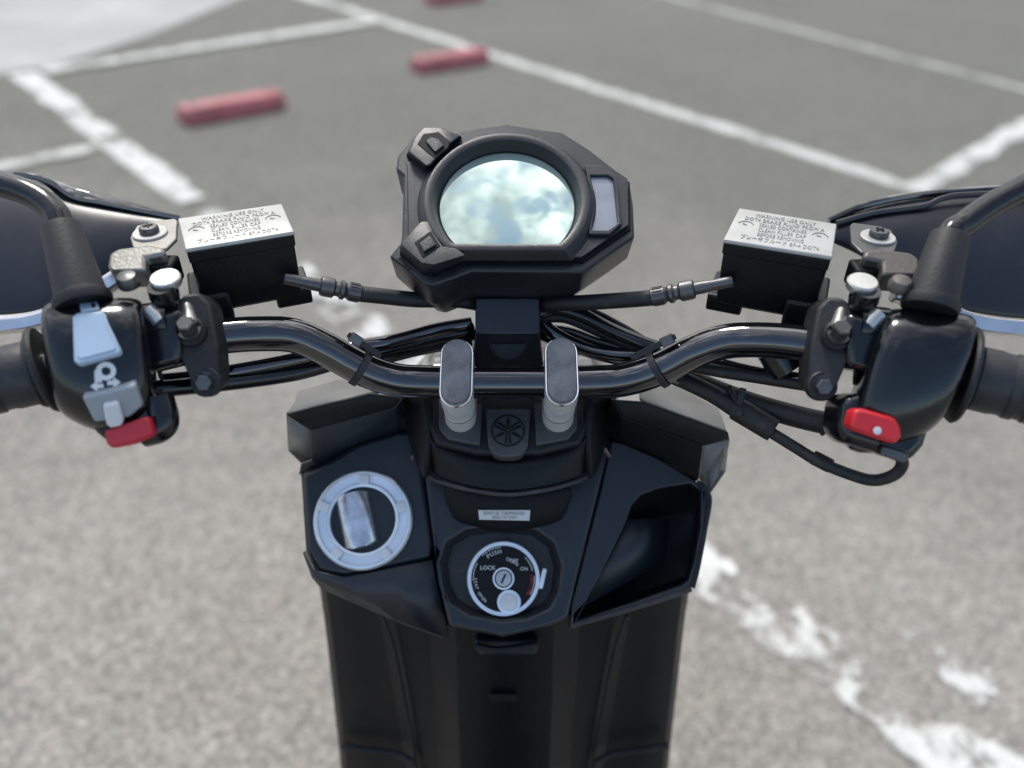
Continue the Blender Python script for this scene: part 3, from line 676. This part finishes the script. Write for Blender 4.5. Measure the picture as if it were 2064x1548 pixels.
# horn and arrow marks
c, n = SL(207,752); xa, ya, za = frame(n); ux = (EX - n*EX.dot(n)).normalized(); uy = n.cross(ux)
if uy.dot(UP) < 0: uy = -uy
def mark(px, py, shape, name='printed_mark', m=m_print, par=hl, S_=SL, h=.0003):
    c, n = S_(px, py); ux = (EX - n*EX.dot(n)).normalized(); uy = (UP - n*UP.dot(n)).normalized()
    MB().prism([c + n*h + ux*a*.001 + uy*b_*.001 for a, b_ in shape], n*.0002).obj(name, m, par)
c, n = SL(214,748); ux = (EX - n*EX.dot(n)).normalized(); uy = (UP - n*UP.dot(n)).normalized()
MB().loft([[c+n*h+ux*(r*math.cos(t))+uy*(r*math.sin(t)) for t in [2*math.pi*i/24 for i in range(24)]] for r, h in ((.0050,.0003),(.0050,.0006),(.0024,.0006),(.0024,.0003))], cap=False).obj('printed_mark', m_print, hl)
mark(200, 756, [(-2.2,-3.6),(1.4,-4.2),(1.4,4),(-2.2,2.6)])
mark(197, 778, [(-3.6,0),(0,3),(0,1.2),(3,1.2),(3,-1.2),(0,-1.2),(0,-3)]); mark(229, 771, [(3.6,0),(0,3),(0,1.2),(-3,1.2),(-3,-1.2),(0,-1.2),(0,-3)])
T, q, n = button(SL, [(165,802),(272,777),(289,819),(262,842),(190,852)], .0040, 'turn_switch', m_grey, hl, .0015, sink=.006)
MB().prism([on_plane(x, y, q[0]+n*.0035, n) for x, y in [(207,818),(238,812),(250,850),(244,860),(222,864),(214,856)]], -n*.006).obj('slider', m_white, T, bevel=.0012)
Hn = MB().prism([P(x, y, .438) for x, y in [(207,868),(296,838),(308,873),(300,882),(266,895),(224,905),(213,896)]], FW*.018).obj('horn_button', m_horn, hl, bevel=.002)
tube(PL([(318,800,.452),(330,842,.452),(322,862,.452),(290,872,.452)]), .0085, 16, 6).obj('housing_nose', m_case, hl)
MB().prism(PL([(170,840,.446),(300,810,.446),(318,850,.446),(300,868,.446),(215,893,.446),(190,872,.446)]), FW*.02).obj('switch_skirt', m_case, hl, bevel=.003)
SR = Surf(hr)
MB().prism(PL([(1716,856,.440),(1722,826,.440),(1738,823,.440),(1806,842,.438),(1816,860,.438),(1820,882,.438),(1806,896,.438),(1718,866,.440)]), FW*.012).obj('starter_switch', m_red, hr, bevel=.0022, seg=3)
lathe(P(1768,868,.4378), -FW, [(.0022,0),(.0022,.0006),(.001,.0008)], 16).obj('starter_mark', m_print, hr)
MB().prism(PL([(1700,800,.452),(1745,790,.450),(1890,830,.450),(1868,900,.450),(1838,935,.450),(1700,892,.452),(1692,860,.452)]), FW*.03).obj('switch_skirt', m_case, hr, bevel=.006, seg=4)
MB().prism(PL([(1780,898,.448),(1835,915,.448),(1825,934,.448),(1775,916,.448)]), FW*.008).obj('switch_foot', m_steel, hr, bevel=.001)

# ---- mirror stems with boots
def mirror(b0, b1, stem, side):
    a, t = P(*b0), P(*b1); z = t-a; L = z.length
    st = tube(PL(stem), .0074, 20, 8).obj('mirror_stem', m_case, scooter, label=side + ' curved black mirror stem')
    lathe(a, z, [(.0150,-.004),(.0158,-.001),(.0152,.002),(.0138,.003),(.0134,.006),(.0106,L-.0015),(.0100,L),(.0088,L),(.0084,L-.006)], 40).obj('boot', m_rubber, st, smooth=40)
    return st
mirror((166,604,.445), (122,456,.452), [(158,580,.447),(124,462,.452),(104,420,.455),(55,388,.458),(-30,362,.460),(-250,300,.46)], 'left')
mirror((1876,612,.447), (1915,474,.452), [(1885,570,.449),(1914,476,.452),(1945,450,.455),(2000,412,.458),(2070,374,.460),(2300,250,.46)], 'right')

# ---- hand guards
def guard(rows, label, par_m=m_navy): return patch(rows, 'hand_guard', par_m, scooter, solid=.004, sub=2, label=label)
gl = guard([[(-160,345,.60),(75,352,.60),(140,376,.60),(250,406,.60),(365,436,.60)],
            [(-160,350,.585),(60,358,.585),(128,396,.585),(240,420,.585),(366,440,.59)],
            [(-160,420,.57),(30,425,.57),(120,440,.57),(240,450,.575),(368,452,.585)],
            [(-160,520,.56),(30,530,.56),(120,545,.56),(230,520,.57),(330,480,.58)],
            [(-160,640,.555),(30,640,.555),(120,620,.555),(220,580,.57),(310,520,.58)]], 'left black hand guard with a glossy top edge')
tube(PL([(30,352,.583),(75,358,.583),(110,372,.583),(150,398,.583),(200,408,.584),(280,424,.586),(362,440,.59)]), .0022, 10, 6).obj('guard_rim', m_gloss, gl)
MB().add(PL([(60,350,.600),(95,360,.602),(150,374,.602),(250,405,.602),(360,436,.60),(290,425,.586),(200,407,.584),(150,394,.583),(110,370,.583)]), [tuple(range(9))]).obj('guard_top', m_gloss, gl, solid=.002)
gr = guard([[(1640,462,.59),(1690,438,.59),(1765,408,.59),(1900,390,.59),(2220,370,.59)],
            [(1640,468,.585),(1700,448,.58),(1780,420,.58),(1900,400,.58),(2220,385,.58)],
            [(1660,480,.58),(1740,470,.575),(1820,455,.57),(1920,450,.57),(2220,440,.57)],
            [(1700,500,.58),(1770,520,.57),(1840,540,.565),(1940,560,.56),(2220,560,.56)],
            [(1740,520,.58),(1800,560,.57),(1860,600,.565),(1960,640,.56),(2220,660,.56)]], 'right black hand guard arching behind the mirror stem')
tube(PL([(1686,450,.58),(1760,430,.578),(1860,416,.576),(1900,400,.576),(1960,392,.576),(2220,384,.576)]), .0022, 10, 6).obj('guard_rim', m_navy, gr)
tube(PL([(1670,446,.588),(1760,410,.586),(1900,389,.586),(2220,370,.586)]), .0028, 10, 6).obj('guard_rim', m_gloss, gr)

# ---- brake levers
def lever(pts, wd, side):
    P3 = spline(PL(pts), 6); rings = []
    for i, p in enumerate(P3):
        t = (P3[min(i+1, len(P3)-1)]-P3[max(i-1, 0)]).normalized(); u = (UP-t*UP.dot(t)).normalized(); v = t.cross(u)
        hh, dd = wd, .0045
        rings.append([p+u*hh*.8+v*dd, p+u*hh-v*dd*.4, p+u*hh*.5-v*dd, p-u*hh*.7-v*dd, p-u*hh-v*dd*.2, p-u*hh*.7+v*dd])
    return MB().loft(rings).obj('brake_lever', m_silver, scooter, bevel=.001, label=side + ' silver brake lever behind the grip')
lever([(240,560,.490),(170,605,.492),(110,635,.492),(40,652,.492),(-60,656,.490),(-250,655,.48)], .0062, 'left')
lever([(1800,590,.490),(1880,615,.492),(1950,648,.492),(2020,660,.492),(2100,664,.490),(2300,668,.48)], .0062, 'right')

# ---- hoses and cables
def hose(pts, r, name, m, label=None, n=14, par=None, sm=8): return tube(PL(pts), r, n, sm).obj(name, m, par or scooter, label=label)
def brake_hose(pts, fit, label):
    h_ = hose(pts, .0053, 'brake_hose', m_rubber, label)
    a, b_ = P(*fit[0]), P(*fit[1]); z = b_-a; L = z.length
    lathe(a, z, [(.0035,0),(.0042,L*.16),(.0042,L*.30),(.0062,L*.32),(.0066,L*.36),(.0066,L*.52),(.0048,L*.56),(.0050,L*.62),(.0064,L*.65),(.0064,L*.70),(.0046,L*.74),(.0058,L*.78),(.0058,L*.98),(.0050,L)], 20).obj('hose_fitting', m_steel, h_, smooth=30)
    x, y, z = frame(z); mb = MB()
    for i in range(16):
        t = 2*math.pi*i/16; p = a + z*(L*.88) + x*(.0059*math.cos(t)) + y*(.0059*math.sin(t)); mb.box(p, z, (-x*math.sin(t)+y*math.cos(t)), (x*math.cos(t)+y*math.sin(t)), L*.08, .0004, .0004)
    mb.obj('crimp_ridges', m_steel, h_)
    tube([a - (b_-a)*.28, a + (b_-a)*.15], .0036, 12, 1).obj('hose_pipe', m_steel, h_)
brake_hose([(722,592,.518),(770,597,.522),(840,604,.530),(930,606,.545),(985,625,.565),(1000,680,.585),(1000,760,.60)], [(608,568,.505),(728,592,.518)], 'left brake hose running from the reservoir under the gauge')
brake_hose([(1318,600,.518),(1270,604,.522),(1180,610,.530),(1110,614,.545),(1065,635,.565),(1052,680,.585),(1050,760,.60)], [(1440,574,.505),(1312,600,.518)], 'right brake hose running from the reservoir under the gauge')
cab = [([(950,652,.560),(880,664,.555),(820,680,.545),(770,692,.535),(720,700,.530),(640,716,.525),(520,740,.51),(420,757,.50),(320,768,.485)], .0052),
       ([(955,664,.565),(890,678,.56),(830,694,.552),(770,706,.54),(700,722,.532),(600,750,.52),(480,768,.505),(380,778,.49),(310,785,.48)], .0055),
       ([(955,676,.57),(900,690,.565),(840,704,.555),(780,712,.545),(700,712,.535),(620,720,.525)], .0035),
       ([(950,690,.575),(890,700,.568),(830,712,.558),(780,724,.548),(730,728,.54)], .0030),
       ([(1088,632,.552),(1120,622,.552),(1170,634,.548),(1230,664,.542),(1290,690,.535),(1330,704,.532)], .0050),
       ([(1088,640,.556),(1140,640,.556),(1200,664,.550),(1260,690,.542),(1320,712,.536),(1420,742,.520),(1540,762,.505),(1680,784,.49)], .0042),
       ([(1088,650,.56),(1130,680,.556),(1190,706,.550),(1260,716,.542),(1330,716,.536),(1420,728,.525),(1520,752,.51),(1640,770,.495)], .0048),
       ([(1088,660,.565),(1150,668,.56),(1210,690,.552),(1280,704,.544),(1330,708,.538)], .0030),
       ([(1120,622,.556),(1190,626,.554),(1250,654,.548),(1310,690,.540)], .0018),
       ([(1088,672,.57),(1140,692,.566),(1200,712,.56),(1290,736,.55),(1380,772,.535),(1440,800,.525)], .0045)]
for i, (p, r) in enumerate(cab): hose(p, r, 'cable', (m_gloss, m_case, m_rubber)[i % 3])
# harness at lower right
ch = hose([(1376,764,.535),(1440,796,.525),(1500,835,.515),(1555,868,.508)], .0060, 'cable', m_rubber, 'cable pair running down to a rubber joint at the right')
sleeve(P(1482,822,.516), P(1560,868,.508), .0078, 'joint_sleeve', m_rubber, ch)
hose([(1376,758,.540),(1450,790,.530),(1520,815,.522),(1600,838,.512),(1660,852,.50),(1720,862,.48)], .0072, 'cable', m_rubber, 'thick sheathed cable reaching the right switch box')
sleeve(P(1660,850,.500), P(1668,852,.499), .0088, 'cable_ring', m_rubber, ch)
hose([(1545,866,.508),(1600,900,.500),(1650,930,.49),(1710,955,.482),(1760,968,.475),(1800,958,.470),(1818,938,.465),(1815,915,.46)], .0036, 'cable', m_rubber, 'thin cable looping below the right switch box')
sleeve(P(1638,921,.4935), P(1675,940,.488), .0046, 'loop_sleeve', m_rubber, ch)
hose([(1470,780,.52),(1480,800,.515),(1500,822,.512)], .0020, 'cable', m_rubber)
# zip ties on the bar
def ring_tie(c, t, r, tail, head, label, par=scooter):
    x, y, z = frame(t)
    o = MB().loft([circle(c+z*h, x, y, r_, 36) for h, r_ in ((-.0022, r), (-.0022, r+.0011), (.0022, r+.0011), (.0022, r))], cap=False).obj('cable_tie', m_rubber, par, smooth=30, label=label)
    hd, tl = P(*head), P(*tail); d = (tl-hd).normalized(); s = d.cross(FW).normalized(); u = d.cross(s)
    MB().box(hd, d, s, u, .0042, .0032, .0026).obj('tie_head', m_steel, o, bevel=.0006)
    MB().prism([hd-d*.006+s*.0018, hd-d*.006-s*.0018, tl-d*.002-s*.0022, tl-s*.0010, tl+s*.0010, tl-d*.002+s*.0022], u*.0012).obj('tie_tail', m_rubber, o, bevel=.0003)
ring_tie(P(728,740,.516), P(790,772,.522)-P(690,718,.512), .0120, (768,718,.512), (717,684,.505), 'cable tie on the left bend of the handlebar')
ring_tie(P(1326,744,.516), P(1400,706,.508)-P(1290,765,.520), .0120, (1272,722,.515), (1345,686,.505), 'cable tie on the right bend of the handlebar')
ht = MB().box(P(1492,806,.508), UP*.97+EX*.25, EX*.97-UP*.25, FW, .0078, .0020, .0012).obj('cable_tie', m_rubber, scooter, bevel=.0004, label='cable tie standing up from the cable joint at the right')
MB().box(P(1484,828,.506), UP*.97+EX*.25, EX*.97-UP*.25, FW, .0030, .0035, .0028).obj('tie_head', m_rubber, ht, bevel=.0005)
tube(PL([(1560,700,.50),(1590,745,.50)]), .012, 14, 1).obj('lever_switch', m_case, scooter)

# ---- dash (inner fairing)
DN = nrm(50); D0 = P(1020, 1160, .575); DY = V((0, math.sin(math.radians(50)), math.cos(math.radians(50))))
def D(px, py, h=0): return on_plane(px, py, D0 + DN*h, DN)
lp = [(607,955),(650,935),(720,893),(800,868),(838,866),(850,900),(858,980),(873,1095),(868,1128),(800,1142),(695,1162),(640,1152),(617,1108)]
dash = MB().prism([D(*q) for q in lp], -DN*.012).obj('dash_panel', m_dash, scooter, bevel=.004, seg=3, label='black dash panel with fuel cap, ignition lock and open pocket')
fc = [(733+98*math.cos(2*math.pi*i/32), 1048+104*math.sin(2*math.pi*i/32)) for i in range(32)]
# lower left facet
MB().loft([[D(*q) for q in [(620,1108),(640,1148),(695,1160),(800,1140),(872,1126)]] , [D(638,1158,-.012), D(655,1180,-.014), D(715,1208,-.016), D(800,1245,-.018), D(905,1282,-.016)]], cap=False, closed=False).obj('dash_lower_facet', m_dash, dash, solid=.004)
tube([D(636,1156,-.012), D(655,1182,-.014), D(715,1210,-.016), D(800,1247,-.018), D(895,1280,-.016)], .0022, 10, 5).obj('dash_edge', m_tex, dash)
# centre console with the lock bowl
hole = [(888,1135),(900,1094),(940,1070),(1010,1062),(1080,1070),(1116,1096),(1130,1140),(1124,1192),(1106,1224),(1062,1243),(1010,1250),(950,1238),(910,1214),(894,1180)]
cp = [(842,872),(1024,860),(1206,872),(1232,890),(1205,1000),(1160,1180),(1146,1245),(1110,1262),(1015,1285),(905,1262),(885,1180),(868,1060),(853,940)]
link('console', holed([D(*q, h=.004) for q in cp], [[D(*q, h=.004) for q in hole]], -DN*.022), m_dash, dash, bevel=.003, seg=3)
hc = sum((D(*q) for q in hole), V((0,0,0)))/len(hole)
MB().loft([[hc + (D(*q, h=.002)-hc)*k + DN*h for q in hole] for k, h in ((1.01, 0), (.96, -.010), (.90, -.014))][:3] + [[hc + (D(*q)-hc)*.05 - DN*.014 for q in hole]], cap=False).obj('lock_bowl', m_tex, dash, smooth=30)
# ignition lock
kc = D(1015, 1166, -.006); kr = .0262
def kcirc(r, h, n=48, c=None): return [(c or kc) + EX*(r*math.cos(2*math.pi*i/n)) + DY*(r*math.sin(2*math.pi*i/n)) + DN*h for i in range(n)]
lk = MB().loft([kcirc(kr*1.04, -.008), kcirc(kr*1.04, .0), kcirc(kr, .003)]).obj('ignition_lock', m_alu, dash, smooth=30)
MB().loft([kcirc(kr, .003), kcirc(kr, .0045), kcirc(kr*.90, .0045), kcirc(kr*.89, .003)], cap=False).obj('lock_ring', m_alu, lk, smooth=30)
MB().loft([kcirc(kr*.895, .003), kcirc(kr*.895, .0034)]).obj('lock_face', m_deep, lk)
MB().loft([kcirc(.0078, .0034), kcirc(.0078, .0050), kcirc(.0066, .0052), kcirc(.0064, .0038)], cap=False).obj('keyhole_ring', m_alu, lk, smooth=30)
MB().loft([kcirc(.0062, .0034), kcirc(.0055, .0044)]).obj('keyhole_barrel', m_zinc, lk)
MB().box(kc+DN*.0046, (DY+EX*.45).normalized(), (EX-DY*.45).normalized(), DN, .0036, .0007, .0004).obj('key_slot', m_deep, lk)
sc2 = kc + EX*.0040 - DY*.0165
MB().loft([kcirc(.0085, .0034, c=sc2), kcirc(.0085, .0052, c=sc2), kcirc(.0070, .0054, c=sc2), kcirc(.0068, .0048, c=sc2)]).obj('seat_release', m_alu, lk, smooth=30)
MB().loft([kcirc(.0060, .0050, c=sc2), kcirc(.0056, .0056, c=sc2)]).obj('release_button', m_satin, lk, smooth=30)
MB().box(kc + EX*.0285 - DY*.0 + DN*.003, (DY*.97+EX*.25).normalized(), (EX*.97-DY*.25).normalized(), DN, .0075, .0018, .0012).obj('lock_pointer', m_alu, lk, bevel=.0008)
def arc_text(s, r, a_mid, size, m, step=None, flip=False):
    ms = []; step = step or size*.72/r
    for i, chh in enumerate(s):
        if chh == ' ': continue
        a = a_mid + (-(i-(len(s)-1)/2)*step if not flip else (i-(len(s)-1)/2)*step)
        rad = EX*math.cos(a)+DY*math.sin(a); tan = DY*math.cos(a)-EX*math.sin(a)
        x_, y_ = (-tan, rad) if not flip else (tan, -rad)
        ms.append(text_mesh(chh, size, kc + rad*r + DN*.0036, x_, y_, .0001))
    link('lettering', joined(ms), m, lk)
arc_text('PUSH', .0192, math.radians(112), .0042, m_print); arc_text('OPEN', .0140, math.radians(62), .0034, m_print)
ms = [text_mesh('LOCK', .0042, kc - EX*.0115 + DY*.0075 + DN*.0036, EX, DY, .0001), text_mesh('OFF', .0036, kc + EX*.0075 + DY*.0125 + DN*.0036, EX, DY, .0001), text_mesh('ON', .0036, kc + EX*.0150 + DY*.0068 + DN*.0036, EX, DY, .0001)]
link('lettering', joined(ms), m_print, lk)
arc_text('SEAT OPEN', .0205, math.radians(205), .0030, m_print, flip=True)
arc_text('IGNITION', .0205, math.radians(-12), .0026, m_stripe)
mb = MB()
for a0, a1, r0 in ((15, 45, .0215), (95, 135, .0222), (150, 185, .0218), (-30, 5, .0222)):
    for k in range(6):
        t0 = math.radians(a0+(a1-a0)*k/6); t1 = math.radians(a0+(a1-a0)*(k+.8)/6)
        mb.prism([kc+(EX*math.cos(t)+DY*math.sin(t))*r+DN*.0035 for t, r in ((t0, r0), (t1, r0), (t1, r0+.0005), (t0, r0+.0005))], DN*.0001)
mb.obj('dial_arcs', m_print, lk)

# fuel cap
fcC = D(733, 1048, .001)
def fcirc(r, h, n=64, c=None): return [(c or fcC) + EX*(r*math.cos(2*math.pi*i/n)) + DY*(r*math.sin(2*math.pi*i/n)) + DN*h for i in range(n)]
fcap = MB().loft([fcirc(.0362, 0), fcirc(.0362, .003), fcirc(.0350, .0045), fcirc(.0330, .0048), fcirc(.0322, .0022), fcirc(.0272, .0020), fcirc(.0262, .0044), fcirc(.0250, .0044), fcirc(.0240, .004), fcirc(.0238, -.008)], cap=False).obj('fuel_cap', m_alu, dash, smooth=25)
for k in range(5):
    a = math.radians(90+72*k); rad = EX*math.cos(a)+DY*math.sin(a); tan = DY*math.cos(a)-EX*math.sin(a)
    MB().box(fcC+rad*.0296+DN*.004, rad, tan, DN, .0036, .0036, .0014).obj('ring_lug', m_white, fcap, bevel=.0008)
MB().loft([fcirc(.0240, -.006), fcirc(.0238, -.0055), fcirc(.001, -.0055)], cap=True).obj('cap_well', m_deep, fcap)
ky = (DY*.97 - EX*.24).normalized(); kx = ky.cross(DN)
kb = fcC - EX*.0050
MB().loft([[kb + kx*(a*.0120*k) + ky*(b_*.0205*k2) + DN*h for a, b_ in ((-1,-.9),(-.6,-1),(.6,-1),(1,-.9),(1,.9),(.6,1),(-.6,1),(-1,.9))] for k, k2, h in ((1, 1, -.006), (1, 1, .001), (.96, 1, .0032), (.80, .99, .0052), (.50, .98, .0066), (.2, .97, .0071))]).obj('cap_knob', m_knob, fcap, smooth=50)

# right panel with the pocket
rpan = [(1232,888),(1262,895),(1330,925),(1400,968),(1426,1000),(1420,1060),(1404,1140),(1392,1184),(1300,1214),(1150,1258),(1152,1220),(1180,1110),(1210,990)]
ph = [(1262,1052),(1272,1020),(1292,998),(1330,984),(1392,974),(1414,990),(1412,1060),(1400,1130),(1388,1168),(1376,1178),(1280,1212),(1164,1250),(1205,1170)]
link('pocket_panel', holed([D(*q, h=.002) for q in rpan], [[D(*q, h=.002) for q in ph]], -DN*.010), m_dash, dash, bevel=.002)
pc = sum((D(*q) for q in ph), V((0,0,0)))/len(ph)
MB().loft([[pc + (D(*q)-pc)*k + DN*h - V((0,0,1))*z_ for q in ph] for k, h, z_ in ((1.01, -.004, 0), (.97, -.025, .006), (.84, -.042, .012))] [:1] + [[pc + (D(*q)-pc)*k + EX*sx + DN*h - DY*sy for q in ph] for k, h, sx, sy in ((.94, -.020, .004, .002), (.72, -.036, .012, .006), (.66, -.038, .012, .006), (.0002, -.038, .012, .006))], cap=False).obj('pocket_liner', m_deep, dash, smooth=45)
MB().add([D(1264,1046,-.003), D(1350,1046,-.018), D(1342,1130,-.018), D(1178,1222,-.003)], [(0,1,2,3)]).obj('pocket_lit_wall', m_dash, dash, solid=.001)  # lighter plastic than the liner paints the light on this inner wall
MB().prism([D(*q, h=-.020) for q in [(622,965),(835,880),(1024,872),(1228,884),(1205,1000),(1160,1180),(1150,1240),(1015,1268),(905,1262),(700,1150),(628,1105)]], -DN*.004).obj('dash_backing', m_deep, dash)
tube([D(1392,1186,-.002), D(1300,1216,-.002), D(1150,1260,-.002)], .0026, 10, 4).obj('dash_edge', m_tex, dash)
tube([D(1404,972,0), D(1428,1002,0), D(1420,1060,0), D(1405,1140,0), D(1394,1184,0)], .0026, 10, 4).obj('dash_edge', m_matte, dash)
MB().loft([[D(*q, h=-.009) for q in rpan], [D(1030+(q[0]-1030)*.97, q[1]+10, -.06) for q in rpan]], cap=False).obj('pocket_back', m_matte, dash)
MB().loft([[D(*q, h=-.011) for q in lp], [D(1030+(q[0]-1030)*.97, q[1]+10, -.06) for q in lp]], cap=False).obj('dash_side', m_matte, dash)

# shoulders
def poly(verts, faces, name, m, par, **kw):
    keys = [k for k in verts if any(k in f for f in faces)]; mb = MB(); mb.add([P(*verts[k]) for k in keys], [tuple(keys.index(c) for c in f) for f in faces])
    return mb.obj(name, m, par, **kw)
LS = dict(a=(600,788,.594), b=(684,764,.598), B=(772,768,.600), c=(592,810,.568), d=(704,779,.568), D=(765,786,.566), e=(577,833,.548), f=(745,790,.548), j=(808,800,.552), i=(792,820,.556), h=(625,864,.552), g=(606,851,.549),
          k=(628,926,.600), l=(607,934,.60), n=(581,908,.600), o=(800,868,.602), p=(720,893,.602), q=(650,935,.602), r=(838,866,.604), s=(815,800,.60), t=(603,955,.605))
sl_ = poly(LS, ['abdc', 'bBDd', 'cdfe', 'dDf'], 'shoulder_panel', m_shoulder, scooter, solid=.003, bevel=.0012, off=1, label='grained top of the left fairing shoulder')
poly(LS, ['efjihg'], 'shoulder_underside', m_leg, sl_, solid=.003, bevel=.001)
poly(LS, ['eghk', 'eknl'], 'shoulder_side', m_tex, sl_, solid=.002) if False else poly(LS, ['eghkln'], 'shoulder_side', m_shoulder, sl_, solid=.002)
poly(LS, ['hiopqk', 'ijsro', 'kqtl'], 'shoulder_wall', m_dash, sl_, solid=.002, bevel=.001)
tube(PL([(668,866,.5735),(694,859,.5745),(718,853,.5755)]), .0022, 8, 4).obj('drain_slot', m_deep, sl_)
RS = dict(a=(1450,824,.594), b=(1366,777,.598), B=(1270,770,.600), c=(1457,842,.568), d=(1354,808,.568), D=(1290,786,.566), e=(1466,868,.548), f=(1299,808,.548), j=(1237,804,.552), i=(1257,838,.556), h=(1418,895,.552), 
          k=(1409,964,.600), l=(1428,992,.60), n=(1460,946,.600), u=(1460,932,.594), v=(1464,907,.575), w=(1468,881,.552), o=(1262,895,.602), p=(1330,925,.602), q=(1400,968,.602), r=(1215,885,.604), s=(1230,800,.60), E=(1291,799,.553))
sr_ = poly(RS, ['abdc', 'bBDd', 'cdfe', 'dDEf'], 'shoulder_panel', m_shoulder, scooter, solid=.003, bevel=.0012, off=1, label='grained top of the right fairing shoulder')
poly(RS, ['efjih', 'ehw'], 'shoulder_underside', m_leg, sr_, solid=.003, bevel=.001)
poly(RS, ['hwvunlk'], 'shoulder_side', m_shoulder, sr_, solid=.002, label='pale fairing flank with light painted into its colour')
poly(RS, ['hiopqk', 'ijsro'], 'shoulder_wall', m_deep, sr_, solid=.002, bevel=.001)

# ---- leg shield
rows = []
for (y, xo, xi, xm, xc, do, di, dm, dc) in ((1150, 640, 700, 770, 900, .640, .625, .615, .600), (1240, 655, 720, 775, 905, .660, .655, .640, .618), (1300, 662, 725, 790, 905, .675, .672, .655, .628),
                                        (1420, 675, 735, 815, 910, .715, .715, .692, .660), (1548, 690, 750, 838, 915, .765, .765, .738, .700), (1700, 702, 765, 858, 925, .83, .83, .80, .76), (1900, 715, 780, 875, 935, .95, .95, .92, .88)):
    L = [(xo-4, y, do+.03), (xo, y, do), (xi, y, di), (xm-6, y, di), (xm+6, y, dm), (xc-30, y, dm), (xc, y, dc), (1020, y, dc-.004)]
    Rr = [(2034-x, yy, dd) for x, yy, dd in reversed(L[:-1])]
    rows.append(L+Rr)
leg = patch(rows, 'leg_shield', m_leg, scooter, solid=.004, sub=1, bevel=0, smooth=30, label='tall dark leg shield below the dash')
for s in (0, 1):
    f = (lambda x: x) if not s else (lambda x: 2034-x)
    tube(PL([(f(770),1240,.637),(f(792),1300,.652),(f(817),1420,.689),(f(840),1548,.735),(f(858),1700,.797)]), .0016, 8, 4).obj('shield_ridge', m_matte, leg)
MB().prism(PL([(955,1290,.612),(1088,1290,.612),(1084,1312,.614),(1078,1322,.616),(968,1322,.616),(960,1312,.614)]), FW*.02).obj('bag_hook', m_dash, leg, bevel=.003)
tube(PL([(960,1302,.606),(1000,1310,.603),(1040,1306,.603),(1084,1300,.606)]), .003, 10, 5).obj('hook_bar', m_matte, leg)
MB().prism(PL([(985,1400,.645),(1042,1400,.645),(1038,1416,.648),(990,1416,.648)]), FW*.01).obj('hook_latch', m_deep, leg, bevel=.002)
for s in (0, 1):
    f = (lambda x: x) if not s else (lambda x: 2034-x)
    tube(PL([(f(688),1502,.735),(f(740),1512,.735),(f(800),1520,.735),(f(838),1540,.73)]), .003, 8, 5).obj('foot_seam', m_matte, leg)

# ---- the rest of the scooter, outside the picture
fb = MB().box(V((-.005,.20,-1.06)), EX, V((0,1,0)), V((0,0,1)), .15, .24, .03).obj('floorboard', m_tex, scooter, bevel=.01)
rg = []
for Y, zt, zb, hw in ((.02,-.62,-1.05,.10),(-.05,-.58,-1.02,.13),(-.45,-.60,-.95,.14),(-.85,-.55,-.75,.10),(-.95,-.56,-.66,.05)):
    rg.append([V((-hw,Y,zb)), V((hw,Y,zb)), V((hw,Y,zt)), V((-hw,Y,zt))])
MB().loft(rg).obj('tail_body', m_gloss, scooter, bevel=.01)
rg = []
for Y, zt, hw in ((.0,-.60,.08),(-.06,-.55,.11),(-.45,-.55,.14),(-.85,-.50,.10),(-.92,-.51,.08)):
    rg.append([V((-hw,Y,zt-.06)), V((hw,Y,zt-.06)), V((hw*.9,Y,zt)), V((-hw*.9,Y,zt))])
MB().loft(rg).obj('saddle', m_rubber, scooter, bevel=.01)
for Y in (.83, -.62):
    c = V((0, Y, -H+.252)); 
    wl = lathe(c-EX*.03, EX, [(.12,0),(.14,.002),(.14,.058),(.12,.06)], 32).obj('wheel', m_steel, scooter)
    mb = MB(); rings = []
    for i in range(40):
        t = 2*math.pi*i/40; u = V((0, math.cos(t), math.sin(t)))
        rings.append([c + u*(.192+.058*math.cos(a)) + EX*(.058*math.sin(a)) for a in [2*math.pi*k/12 for k in range(12)]])
    rings.append(rings[0]); mb.loft(rings, cap=False).obj('tyre', m_rubber, wl)
for s in (-1, 1): tube([V((s*.08,.62,-.72)), V((s*.08,.83,-H+.252))], .016, 14, 1).obj('fork_leg', m_steel, scooter)
tube([V((0,.44,-.42)), V((0,.66,-.80))], .03, 16, 1).obj('steering_column', m_matte, scooter)
MB().prism([V((-.06,.62,-.78)), V((-.06,.80,-.80)), V((-.06,1.03,-.98)), V((-.06,1.0,-1.0)), V((-.06,.80,-.84)), V((-.06,.62,-.82))], EX*.12).obj('fender', m_gloss, scooter, bevel=.01)
tube([V((-.10,.10,-1.05)), V((-.22,.02,-H+.012))], .010, 12, 1).obj('side_stand', m_steel, scooter)
